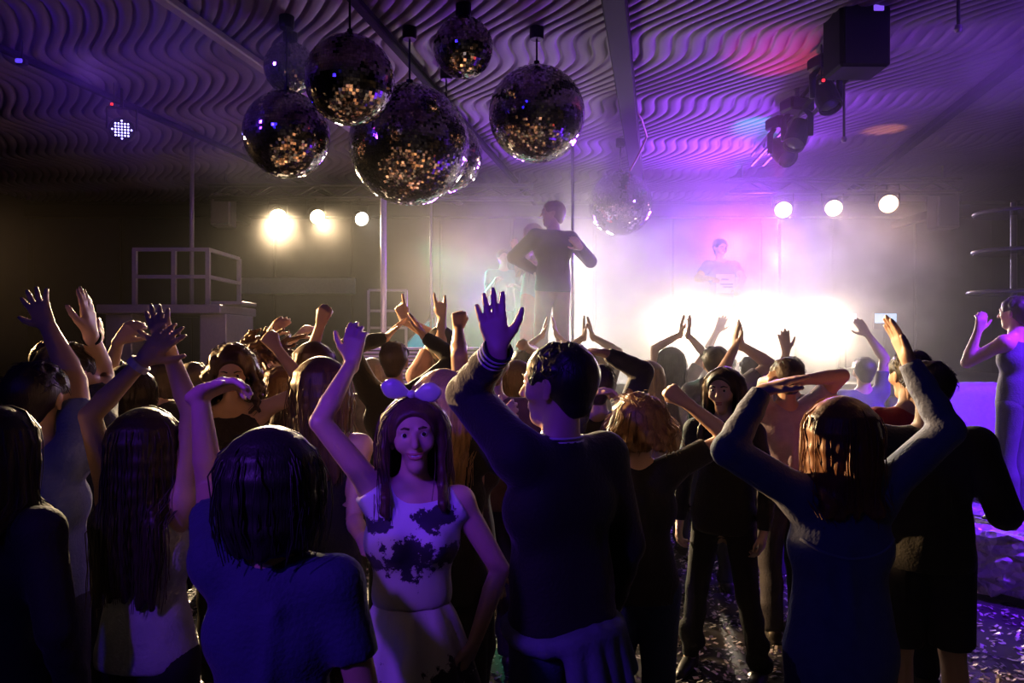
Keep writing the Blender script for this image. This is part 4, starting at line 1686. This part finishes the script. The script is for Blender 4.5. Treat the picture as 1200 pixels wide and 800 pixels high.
def lounge():
    # low round island heaped with foil
    c = np.array([4.5, 5.92, 0])
    t = thing('lounge_island', c, 'low violet-lit island covered with crumpled foil on the right', 'platform')
    cm = crumple_mat()
    rng = np.random.default_rng(5)
    n, m = 72, 26
    V, F = [], []
    for j in range(m):
        q = j / (m - 1)
        if q < .35:
            r, z = 1.28 + .04 * sin(q * 9), .02 + .46 * q / .35
        else:
            r, z = 1.28 * (1 - (q - .35) / .65 * .999), .48 + .03 * (q - .35)
        for i in range(n):
            a = 2 * pi * i / n
            jit = rng.normal(0, .022)
            V.append((c[0] + (r + jit * (1 if q < .4 else .2)) * cos(a), c[1] + (r + jit) * sin(a) * .8, max(.01, z + rng.normal(0, .02) * (q > .02))))
    for j in range(m - 1):
        for i in range(n):
            i2 = (i + 1) % n
            F.append((j * n + i, j * n + i2, (j + 1) * n + i2, (j + 1) * n + i))
    b = MB(); b.add(V, F); b.build('foil_cover', cm, t)
    b = MB(); b.lathe(c, [(1.2, .005), (1.2, .05)], 40); b.build('plinth', black, t)
    # armchair seen from behind
    a = np.array([4.02, 6.5, .52])
    ch = thing('armchair', a, 'plump pale armchair on the foil-covered island', 'chair')
    pm = mat('pale_upholstery', (.3, .28, .36), .7, bump=.2, bscale=60)
    for nm, cc, ss in (('seat', (0, 0, .22), (.62, .6, .28)), ('backrest', (0, .27, .52), (.62, .18, .82)), ('armrest', (-.36, 0, .32), (.16, .58, .5)), ('armrest', (.36, 0, .32), (.16, .58, .5))):
        f = Field()
        cc = a + np.array(cc)
        hx, hz = ss[0] / 2, ss[2] / 2
        rr = min(ss) / 2
        for sx in (-1, -.5, 0, .5, 1):
            f.cone(cc + np.array([sx * (hx - rr), -(ss[1] / 2 - rr), -hz + rr]), cc + np.array([sx * (hx - rr), (ss[1] / 2 - rr), hz - rr]) if ss[1] > ss[2] else cc + np.array([sx * (hx - rr), 0, hz - rr]), rr, k=.06)
            f.cone(cc + np.array([sx * (hx - rr), (ss[1] / 2 - rr), -hz + rr]), cc + np.array([sx * (hx - rr), -(ss[1] / 2 - rr), hz - rr]), rr, k=.05)
        Vv, Ff = f.mesh(.014)
        np_mesh(nm, Vv, Ff, pm, ch, True)
    for sx in (-1, 1):
        for sy in (-1, 1):
            b = MB(); b.tube([a + np.array([sx * .25, sy * .22, .1]), a + np.array([sx * .27, sy * .24, 0])], [.03, .02], 8); b.build('leg', black, ch)


def screens():
    for px, w, lab in ((992, .3, 'bluish lit screen nearer the smoke at the back right'), (1037, .36, 'bluish lit screen farther right at the back')):
        c = at(px, 376, 11.6)
        t = thing('monitor_screen', (c[0], c[1], DECK), lab, 'screen', 'screens at the back right')
        b = MB(); b.box(c, (w, .04, .26), bevel=.01); b.build('frame', black, t)
        b = MB(); b.box(c - np.array([0, .023, -.04]), (w * .9, .006, .14)); b.build('picture', glow('cool_screen', (.5, .7, 1), 2.2), t)
        b = MB(); b.tube([c - UP * .12, (c[0], c[1] + .02, DECK + .02)], .02, 8); b.build('stem', black, t)
        b = MB(); b.lathe((c[0], c[1] + .02, DECK), [(.16, 0), (.16, .015), (.03, .025)], 20); b.build('base', black, t)
    c = at(1105, 247, 11.5)
    p = thing('box_speaker', c, 'dark tall box speaker on the wall right of the last lamp', 'speaker')
    b = MB(); b.box(c, (.34, .3, .55), bevel=.02); b.build('cabinet', mat('grey_speaker', (.35, .3, .33), .5), p)
    b = MB(); b.box(c - np.array([0, .16, 0]), (.3, .02, .49), bevel=.006); b.build('grille', mat('grey_grille', (.22, .19, .22), .6), p)
    b = MB(); b.box(c + np.array([0, .74, 0]), (.12, 1.52, .12)); b.build('bracket', black, p)


# ------------------------------------------------------------------ confetti all over the dance floor
def confetti():
    rng = np.random.default_rng(11)
    n = 34000
    y = 1.0 + 6.6 * rng.random(n) ** .8
    x = rng.uniform(-5.6, 4.6, n)
    ok = (x - 4.5) ** 2 + ((y - 5.92) / .8) ** 2 > 1.45 ** 2
    x, y = x[ok], y[ok]
    n = len(x)
    a = rng.uniform(0, 2 * pi, n)
    s = rng.uniform(.007, .017, n)
    tx, ty = rng.normal(0, .3, n), rng.normal(0, .3, n)
    V = np.zeros((n, 4, 3))
    for i, (u, v) in enumerate(((-1, -.55), (1, -.55), (1, .55), (-1, .55))):
        dx = (u * np.cos(a) - v * np.sin(a)) * s
        dy = (u * np.sin(a) + v * np.cos(a)) * s
        V[:, i, 0] = x + dx
        V[:, i, 1] = y + dy
        V[:, i, 2] = .008 + tx * dx + ty * dy
    V[:, :, 2] = np.maximum(V[:, :, 2], .001)
    m, nt, p, L = nodes_of('foil_confetti')
    p.inputs['Base Color'].default_value = (.75, .68, .7, 1)
    p.inputs['Metallic'].default_value = .6
    p.inputs['Roughness'].default_value = .28
    o = np_mesh('confetti', V.reshape(-1, 3), np.arange(n * 4).reshape(-1, 4), m)
    o['kind'] = 'stuff'
    o['label'] = 'silvery foil confetti strewn over the dark dance floor'
    o['category'] = 'confetti'


confetti()

lounge()
screens()

# ------------------------------------------------------------------ the crowd
FWD, BACK, LFT, RGT = (0, 1, 0), (0, -1, 0), (-1, 0, 0), (1, 0, 0)
blue_d = (.03, .035, .07)
black_c = (.012, .012, .016)


def dress_mat():
    m, nt, p, L = nodes_of('floral_dress')
    tc = nt.nodes.new('ShaderNodeTexCoord')
    sx = nt.nodes.new('ShaderNodeSeparateXYZ')
    L.new(tc.outputs['Object'], sx.inputs[0])
    n = nt.nodes.new('ShaderNodeTexNoise')
    n.inputs['Scale'].default_value = 24
    n.inputs['Detail'].default_value = 5
    n.inputs['Roughness'].default_value = .7
    L.new(tc.outputs['Object'], n.inputs['Vector'])

    def patch(cx, cz, rx, rz):
        u = vmath(nt, 'DIVIDE', vmath(nt, 'SUBTRACT', sx.outputs['X'], cx), rx)
        v = vmath(nt, 'DIVIDE', vmath(nt, 'SUBTRACT', sx.outputs['Z'], cz), rz)
        d = vmath(nt, 'SQRT', vmath(nt, 'ADD', vmath(nt, 'MULTIPLY', u, u), vmath(nt, 'MULTIPLY', v, v)))
        return smooth01(nt, d, 1.25, .1)
    acc = None
    for q in ((.0, 1.14, .12, .10), (-.10, 1.24, .08, .04), (.08, 1.26, .10, .05), (-.12, 1.12, .06, .05), (.12, 1.14, .05, .06),
              (-.16, .74, .12, .10), (.17, .75, .13, .11), (.02, .70, .10, .05), (-.04, .5, .12, .08)):
        s = patch(*q)
        acc = s if acc is None else vmath(nt, 'MAXIMUM', acc, s)
    val = vmath(nt, 'ADD', vmath(nt, 'MULTIPLY', acc, .34), n.outputs['Fac'])
    r = nt.nodes.new('ShaderNodeValToRGB')
    r.color_ramp.elements[0].position = .66
    r.color_ramp.elements[0].color = (.78, .74, .78, 1)
    r.color_ramp.elements[1].position = .70
    r.color_ramp.elements[1].color = (.03, .025, .05, 1)
    L.new(val, r.inputs[0])
    L.new(r.outputs[0], p.inputs['Base Color'])
    p.inputs['Roughness'].default_value = .65
    p.inputs['Sheen Weight'].default_value = .2
    return m


def ring_part(name, parent, c, axis, r, w, m, n=24):
    b = MB()
    b.lathe(np.array(c) - N(axis) * w / 2, [(r - .006, 0), (r + .001, .001), (r + .001, w - .001), (r - .006, w)], n, axis, caps=False)
    return b.build(name, m, parent, smooth=False)


# --- the man in front with the striped cuff
p = person(655, 411, 2.4, -38, 'man in dark jacket, back turned, raising one open hand with striped cuff', build=.98, vox=.0065,
           armL=(583, 410, -.1, 555, 530, .12, 'open', FWD, (-.16, .05, 1)), hair='short', hair_col=(.012, .01, .01), head_yaw=-62,
           top_kind='jacket', top_col=(.006, .006, .009), low_kind='trousers', low_col=(.05, .07, .16), lean=(0, .02), skin=1, face=True)
s1, E, W, *_ = p['arms'][-1]
ax = N(W - E)
stripe = mat('white_stripe', (.6, .58, .62), .7)
dk = mat('ribbed_cuff', (.012, .012, .016), .8)
L2 = np.linalg.norm(W - E)
ring_part('ribbed_cuff', p['root'], W - ax * .030, ax, .0465, .080, dk)
for k in range(4):
    ring_part('cuff_stripe', p['root'], W - ax * (.002 + .019 * k), ax, .0485, .0085, stripe)
col = p['T'](.842)
for k in range(2):
    b = MB(); b.tube([col + p['Rt'] * cos(a) * .077 + p['Fw'] * sin(a) * .074 + UP * (.004 + .013 * k) for a in np.linspace(2.2, 7.2, 20)], .004, 6)
    b.build('collar_stripe', stripe, p['root'])
# jacket tied round the hips
tm = mat('pale_tied_shirt', (.13, .15, .27), .8, bump=.3, bscale=60)
f = Field()
T, Rt, Fw = p['T'], p['Rt'], p['Fw']
for i in range(20):
    a0, a1 = 2 * pi * i / 20, 2 * pi * (i + 1) / 20
    q = lambda a: T(.525) + Rt * cos(a) * .175 + Fw * sin(a) * .145 + UP * .012 * sin(3 * a)
    f.cone(q(a0), q(a1), .028, k=.02)
rng = random.Random(4)
for i in range(8):
    a = pi * 1.35 + 2.2 * i / 7
    q = T(.52) + Rt * cos(a) * .175 + Fw * sin(a) * .15
    e = q - UP * rng.uniform(.10, .33) + Rt * cos(a) * .04 + Fw * sin(a) * .05
    f.cone(q, e, .034, .026, k=.02)
V, F = f.mesh(.009)
np_mesh('tied_shirt', V, F, tm, p['root'], True)

# --- the woman with the bow headband and floral dress
dm = dress_mat()
p = person(483, 476, 2.5, 172, 'smiling woman facing us in white floral dress and bow headband', female=True, vox=.0058, face=True,
           armR=(413, 424, .05, 395, 500, -.05, 'soft', (.1, 1, 0), (.08, .0, 1)), armL=(556, 752, .0, 600, 640, .1, 'soft', (-1, .3, 0)),
           hair='long', hair_len=.27, hair_col=(.09, .045, .025), top_kind='dress', low_kind='skirt', top_mat=dm, nod=-.08, tilt=.06, skin=0, smile=True)
HC, hU, hR, hF, hs = p['HC'], p['hU'], p['hR'], p['hF'], p['hs']
bowm = mat('satin_bow', (.55, .5, .62), .25, var=.05)
b = MB()
b.tube([HC + hU * (.03 + .100 * sin(a)) * 1 + hR * .100 * cos(a) - hF * .0 for a in np.linspace(.15, pi - .15, 24)], .008, 8)
hb = b.build('headband', bowm, p['root'], smooth=True)
for s, (dx, dz) in ((-1, (-.085, .030)), (1, (.085, .012))):
    c0 = HC + hU * .136 + hF * .03
    f = Field()
    tip = c0 + np.array([dx, -.01, dz])
    f.cone(c0 + (tip - c0) * .12, c0 + (tip - c0) * .72, .011, .033, k=.01, n=(0, 1, 0), s=.45)
    f.cone(c0 + (tip - c0) * .6, tip, .030, .012, k=.012, n=(0, 1, 0), s=.4)
    V, F = f.mesh(.005)
    o = np_mesh('bow_loop', V, F, bowm, hb, True)
f = Field(); f.ball(HC + hU * .138 + hF * .03, .015, k=.01)
V, F = f.mesh(.005); np_mesh('bow_knot', V, F, bowm, hb, True)
b = MB(); b.lathe(p['T'](.603) , [(.127, -.008), (.131, 0), (.131, .02), (.127, .028)], 40, caps=False)
b = None

# --- nearest woman at the lower left, seen from behind
person(318, 517, 1.72, 8, 'dark-haired woman nearest us at lower left, one arm up', female=True, vox=.0062,
       armL=(234, 462, .22, 246, 560, .5, 'soft', (.2, -.3, -1), (.85, 0, .35)), hair='bob', hair_len=.17, hair_col=(.02, .015, .018),
       top_kind='tee', top_col=(.03, .04, .13), low_col=blue_d, skin=1)

# --- long-haired woman in a white top, both arms up
p = person(172, 490, 2.4, 12, 'long-haired woman in pale top raising both arms, wristband on one', female=True, vox=.0065,
           armL=(168, 422, .0, 110, 520, .0, 'open', FWD), armR=(196, 405, .05, 236, 500, 0, 'open', FWD), hair='long', hair_len=.5, hair_col=(.04, .02, .014),
           top_kind='tank', top_col=(.45, .45, .5), low_col=black_c)
s1, E, W, *_ = p['arms'][-1]
ring_part('wristband', p['root'], W - N(W - E) * .02, W - E, .034, .022, mat('pale_band', (.5, .45, .7), .5))

# --- far left, in the dark
person(2, 490, 2.2, 20, 'dark figure cut by the left edge of the picture', female=True, hair='long', hair_len=.25, top_kind='sweater', top_col=black_c)
p = person(45, 432, 2.7, 10, 'man in light blue shirt at far left, one spread hand up', top_kind='tee', top_col=(.12, .15, .36), hair='short',
           armR=(54, 375, .2, 95, 470, .1, 'spread', FWD), low_col=blue_d)
p = person(80, 408, 3.05, 25, 'dark-shirted man at left raising a long arm with bracelet', top_kind='tee', top_col=(.02, .022, .05),
           armR=(106, 392, -.05, 122, 490, .1, 'flat', LFT, (-.12, 0, 1)), hair='short')
s1, E, W, *_ = p['arms'][1]
ring_part('bracelet', p['root'], W - N(W - E) * .02, W - E, .036, .014, black)
person(128, 424, 4.1, 0, 'person at left showing one warm-lit flat hand', top_kind='tee', top_col=(.03, .02, .04),
       armR=(113, 405, .05, 150, 470, 0, 'flat', LFT), hair='short')
person(63, 404, 4.4, 100, 'man with warm-lit face looking right, far left crowd', top_kind='tee', top_col=(.02, .02, .03), skin=2, face=True)
person(152, 436, 3.6, 0, 'dark figure with blue-lit bent hand behind the long-haired woman', female=True, hair='bob', hair_len=.15, top_col=black_c,
       armL=(140, 398, .0, 125, 450, .1, 'cup', FWD, (.5, 0, .5)))

# --- left middle
person(272, 413, 4.0, 165, 'curly-haired woman with lowered face and one warm-lit fist up', female=True, face=True, nod=.25,
       armL=(324, 408, -.05, 330, 470, .0, 'fist', FWD), hair='curly', hair_len=.24, hair_col=(.05, .025, .014), top_kind='tank', top_col=(.02, .012, .02), low_col=black_c)
person(328, 437, 4.7, -30, 'woman with tousled curls beside the raised warm fist', female=True, hair='curly', hair_len=.26, hair_col=(.10, .05, .025),
       top_kind='tank', top_col=(.12, .06, .14), low_col=black_c)
person(304, 400, 5.2, 10, 'dancer with hair tossed upward in warm light', female=True, hair='flying', hair_len=.24, hair_col=(.12, .06, .03),
       armL=(318, 388, .1, 290, 430, .1, 'soft', FWD), top_col=(.03, .02, .02))
person(378, 428, 3.2, 10, 'woman with long straight hair in black tank top', female=True, hair='long', hair_len=.38, hair_col=(.10, .05, .03),
       top_kind='tank', top_col=black_c, low_col=black_c, skin=0, armR=(425, 632, -.35, 405, 610, .1, 'cup', FWD))
person(368, 408, 4.3, 5, 'woman with hairband raising a fist beside the black-topped blonde', female=True, hair='long', hair_len=.25, hair_col=(.05, .025, .02),
       armR=(376, 379, .0, 385, 425, .0, 'fist', FWD), top_col=(.03, .02, .03))
person(344, 418, 6.6, 0, 'far dancer with blurred raised hand left of the fist', hair='short', armL=(349, 394, 0, 335, 420, 0, 'soft', FWD), top_col=(.05, .03, .03))
person(462, 404, 5.0, 3, 'close-cropped man in black sweater, arms arched over his head', hair='crop', hair_col=(.06, .04, .03), top_kind='sweater', top_col=black_c,
       armL=(452, 396, .1, 424, 425, .0, 'flat', (1, 0, -.3), (.65, .1, .7)), armR=(497, 394, .05, 526, 428, .0, 'flat', (-1, 0, -.3), (-.5, .1, .85)))
person(516, 391, 5.6, -15, 'capped dancer in pinkish top making horns with one hand', hair='cap', hair_col=(.05, .03, .02), top_kind='tee', top_col=(.4, .22, .2),
       armL=(473, 374, .0, 492, 415, .0, 'point', FWD, (-.25, 0, 1)), armR=(518, 372, .0, 530, 410, .0, 'two', FWD, (-.12, 0, 1)), low_col=(.1, .08, .1))
person(577, 408, 4.3, 0, 'man in brown t-shirt with clenched fist beside the big striped-cuff arm', hair='crop', hair_col=(.2, .12, .06), top_kind='tee', top_col=(.16, .08, .05),
       armL=(537, 386, .05, 542, 460, .0, 'fist', FWD, (.05, 0, 1)), low_col=(.03, .02, .03))
person(550, 440, 3.5, 78, 'woman in profile looking right, hair tied back', female=True, face=True, hair='bun', hair_col=(.12, .06, .03), top_kind='tank', top_col=(.03, .02, .03), low_col=black_c)
p = person(520, 443, 2.95, 12, 'woman with long fair hair and dark dress behind the bow headband', female=True, hair='long', hair_len=.33, hair_col=(.42, .26, .14),
           top_kind='tee', top_col=(.015, .014, .02), low_col=black_c, armR=(580, 500, .1, 556, 560, -.1, 'soft', FWD, (.7, .2, .6)))
s1, E, W, *_ = p['arms'][1]
for k in range(2):
    ring_part('bracelet', p['root'], W - N(W - E) * (.01 + .03 * k), W - E, .030, .007, steel)

# --- far middle
person(612, 413, 6.2, 0, 'far dancer with pale fist raised in front of the performers', hair='short', top_col=(.1, .07, .06), armR=(617, 406, -.2, 628, 425, 0, 'fist', FWD))
person(640, 408, 7.0, 0, 'far dancer with both hands joined above the head', female=True, hair='bob', hair_len=.15, top_col=(.12, .08, .08), H=1.72,
       armL=(636, 392, 0, 622, 412, 0, 'flat', RGT, (.2, 0, 1)), armR=(652, 392, 0, 668, 412, 0, 'flat', LFT, (-.2, 0, 1)))
person(694, 413, 6.4, 0, 'far fair-haired dancer with pale hands reaching up', female=True, hair='long', hair_len=.2, hair_col=(.3, .2, .12), top_col=(.2, .15, .14),
       armL=(685, 394, 0, 672, 415, 0, 'flat', RGT, (-.1, 0, 1)), armR=(694, 394, 0, 712, 420, 0, 'flat', LFT, (-.2, 0, 1)))
person(700, 432, 4.2, 5, 'dancer in dark long sleeves with one arm bent over the head', hair='short', hair_col=(.06, .04, .03), top_kind='sweater', top_col=(.05, .05, .06),
       armR=(710, 414, .0, 760, 425, .1, 'soft', (-.3, -.2, -1), (-1, 0, .15)), armL=(688, 462, -.45, 670, 500, -.2, 'soft', (0, -.2, -1), (1, 0, .25)))
person(748, 471, 3.1, 5, 'woman with fair curly bob in black top beside the striped-cuff man', female=True, hair='curly', hair_len=.12, hair_col=(.28, .15, .06), top_kind='tee', top_col=black_c,
       low_col=(.035, .05, .12), armR=(802, 470, .0, 850, 530, .0, 'fist', (0, 1, 0), (-.7, .1, .55)), armL=None)
p = person(848, 437, 4.2, -148, 'long-haired woman in black sparkly top facing left, legs apart', female=True, face=True, hair='long', hair_len=.36, hair_col=(.03, .018, .014),
           top_kind='shirt', top_col=(.014, .013, .018), low_kind='leggings', low_col=black_c, stance=.10, skin=2)

# --- silhouettes in the smoke
person(838, 409, 5.6, 0, 'silhouetted dancer clapping overhead before the bright smoke', hair='short', top_col=(.2, .17, .18), H=1.76,
       armR=(868, 404, .0, 892, 445, 0, 'open', LFT, (0, 0, 1)), armL=(861, 407, -.2, 850, 440, -.3, 'open', RGT, (.05, 0, 1)))
person(786, 411, 6.6, 0, 'pale dancer veiled in smoke with two hands up', female=True, hair='long', hair_len=.25, top_col=(.3, .27, .27),
       armL=(798, 391, .0, 776, 420, 0, 'open', RGT, (.05, 0, 1)), armR=(806, 392, -.1, 824, 420, 0, 'open', LFT, (.2, 0, 1)))
person(880, 421, 6.2, 0, 'veiled dancer right of the clapping silhouette', hair='short', top_col=(.25, .22, .22))
person(850, 414, 7.3, 0, 'farthest dancer in the smoke lifting one pale hand', hair='short', top_col=(.3, .28, .28), armL=(840, 388, 0, 836, 412, 0, 'open', FWD), H=1.68)
person(926, 424, 5.8, 0, 'dancer with one open hand up behind the man holding his head', hair='short', top_col=(.2, .17, .2), armL=(921, 412, 0, 918, 445, .3, 'open', FWD, (-.1, 0, 1)), H=1.68)
person(760, 428, 5.6, 0, 'fair dancer in pale top between two raised arms', female=True, hair='long', hair_len=.3, hair_col=(.35, .22, .12), top_col=(.2, .14, .14))
person(606, 428, 4.9, 20, 'dancer hidden behind the big striped-cuff arm', female=True, hair='bob', hair_len=.15, hair_col=(.2, .13, .08), top_col=(.1, .07, .07),
       armR=(640, 404, .6, 650, 440, .3, 'fist', FWD))

# --- right side
person(921, 424, 4.7, -10, 'man in lavender t-shirt with both hands on his head', hair='short', hair_col=(.05, .03, .025), top_kind='tee', top_col=(.42, .34, .46),
       armL=(906, 446, -.05, 890, 450, .35, 'flat', FWD, (.7, .2, .3)), armR=(935, 446, -.1, 992, 462, -.05, 'flat', FWD, (-.8, .3, .2)), low_col=(.03, .03, .05), skin=1)
p = person(985, 477, 2.4, 0, 'auburn-haired woman in denim shirt, arms raised, nearest on the right', female=True, hair='bob', hair_len=.26, hair_col=(.20, .075, .025), vox=.0065,
           top_kind='shirt', top_col=(.10, .13, .24), low_kind='trousers', low_col=(.02, .025, .06),
           armL=(893, 458, .05, 845, 520, -.05, 'flat', (0, 0, -1), (.85, .1, .33)), armR=(1064, 422, .05, 1100, 490, .0, 'flat', LFT, (-.45, 0, 1)), skin=2)
# curved yoke seam across the back of the denim shirt
from mathutils import Vector
from mathutils.bvhtree import BVHTree
so = [c for c in p['root'].children if c.name.startswith('shirt')][0]
me = so.data
bv = BVHTree.FromPolygons([v.co.copy() for v in me.vertices], [list(q.vertices) for q in me.polygons])
pts = []
for i in range(25):
    u = -1 + 2 * i / 24
    z = .725 * p['H'] + .085 * abs(u) ** 2.2
    hit = bv.ray_cast(Vector((.19 * u, -1.0, z)), Vector((0, 1, 0)))
    if hit[0] is not None:
        pts.append(np.array(hit[0]) + world_loc(p['root']) + np.array([0, .001, 0]))
b = MB(); b.tube(pts, .0055, 6)
b.build('yoke_seam', mat('denim_seam', (.16, .20, .34), .7), p['root'], smooth=True)
person(1066, 416, 4.0, -12, 'dark-haired man in red t-shirt behind the denim shirt', hair='short', hair_col=(.015, .012, .012), top_kind='tee', top_col=(.45, .04, .05), low_col=black_c)
person(1088, 430, 3.3, 12, 'man in black shirt and shorts with bare legs, one arm out', hair='short', hair_col=(.015, .012, .012), top_kind='jacket', top_col=black_c, low_kind='shorts', low_col=(.015, .015, .025),
       armR=(1170, 578, .05, 1152, 560, -.6, 'soft', LFT), skin=1, stance=.03)
person(1012, 424, 6.6, 0, 'hazy dancer at the back right reaching up before the screens', hair='short', top_col=(.08, .06, .12), armR=(1017, 392, .0, 1030, 420, 0, 'flat', FWD), H=1.66)
person(1190, 342, 5.6, -35, 'person in violet light standing on the foil island at right edge', hair='short', base=.505, top_kind='tank', top_col=(.06, .05, .10), low_kind='trousers', low_col=(.08, .07, .12),
       armL=(1146, 388, .0, 1148, 420, 0, 'soft', FWD), H=1.62)
person(228, 428, 5.6, 0, 'dark dancer below the railed platform', hair='short', top_col=black_c)
person(186, 424, 5.0, 10, 'dark dancer behind the pair of raised arms at left', female=True, hair='bob', hair_len=.15, top_col=black_c)
person(436, 424, 6.3, 0, 'far dancer between the blue-lit hand and the cropped man', female=True, hair='long', hair_len=.2, hair_col=(.12, .07, .04), top_col=(.06, .04, .05))

# --- on the stage
p = person(648, 237, 8.0, -25, 'performer in black jacket on stage looking left', hair='short', hair_col=(.35, .2, .14), head_yaw=-95, base=DECK, H=1.86, face=True, vox=.013,
           top_kind='jacket', top_col=(.03, .028, .03), low_kind='trousers', low_col=(.4, .2, .17), stance=.05, skin=2,
           armR=(680, 290, -.1, 705, 320, .1, 'soft', FWD), armL=(628, 318, .0, 610, 300, .0, 'cup', FWD))
p = person(624, 268, 8.7, -60, 'stage dancer in red trousers stretching an arm left', female=True, hair='long', hair_len=.2, hair_col=(.3, .15, .1), base=DECK, H=1.72, vox=.013,
           top_kind='tank', top_col=(.5, .3, .25), low_kind='trousers', low_col=(.8, .05, .04), armL=(604, 296, .0, 610, 320, 0, 'open', FWD), armR=(622, 306, -.1, 640, 330, 0, 'fist', FWD))
W = p['arms'][1][2]
t = thing('tinsel_pompom', W, 'pale tinsel pompom held by the red-trousered stage dancer', 'pompom')
b = MB()
rng = random.Random(2)
for i in range(90):
    a, e = rng.uniform(0, 2 * pi), rng.uniform(-1.2, .9)
    dv = np.array([cos(a) * cos(e), sin(a) * cos(e), sin(e)])
    L = rng.uniform(.12, .24)
    b.tube([W + dv * .03, W + dv * L * .6 - UP * .02, W + dv * L - UP * .09], [.005, .004, .002], 4)
o = b.build('fringe', mat('pink_tinsel', (.8, .5, .42), .25, .6), t); o['kind'] = 'stuff'
b = MB(); b.tube([W - UP * .06, W + UP * .06], .016, 8); b.build('handle', black, t)
p = person(845, 281, 9.95, 168, 'DJ in printed blue t-shirt behind the smoky booth', hair='crop', hair_col=(.03, .02, .02), base=DECK, H=1.73, face=True, vox=.013, nod=.2,
           top_kind='tee', top_col=(.16, .12, .45), low_kind='trousers', low_col=black_c, armR=(832, 326, -.45, 820, 316, 0, 'soft', (0, 0, -1)), armL=(866, 336, -.4, 872, 315, 0, 'soft', (0, 0, -1)))
# pale print on the chest of his t-shirt
T, Fw, Rt = p['T'], p['Fw'], p['Rt']
V, F = [], []
for i in range(9):
    for j in range(7):
        u, v = (i / 8 - .5) * .26, .60 + j / 6 * .14
        V.append(T(v) + Rt * u + Fw * (.118 + .022 * (1 - (u / .13) ** 2)))
for i in range(8):
    for j in range(6):
        F.append((i * 7 + j, i * 7 + j + 1, i * 7 + j + 8, i * 7 + j + 7))
np_mesh('shirt_print', np.array(V), np.array(F), mat('pale_print', (.75, .6, .8), .7), p['root'])
b = MB()
for v, w, o_ in ((.70, .10, .02), (.665, .18, 0), (.645, .14, -.02)):
    b.box(T(v) + Rt * o_ + Fw * .147, (w, .006, .022), -radians(168))
b.build('print_bars', mat('print_ink', (.1, .06, .3), .7), p['root'])
person(590, 300, 10.2, 170, 'faint musician at the back of the stage in greenish light', hair='short', base=DECK, H=1.62, vox=.015, top_kind='tee', top_col=(.3, .35, .3), low_col=black_c,
       armR=(580, 330, -.3, 570, 335, 0, 'soft', (0, 0, -1)), armL=(604, 335, -.3, 614, 335, 0, 'soft', (0, 0, -1)))
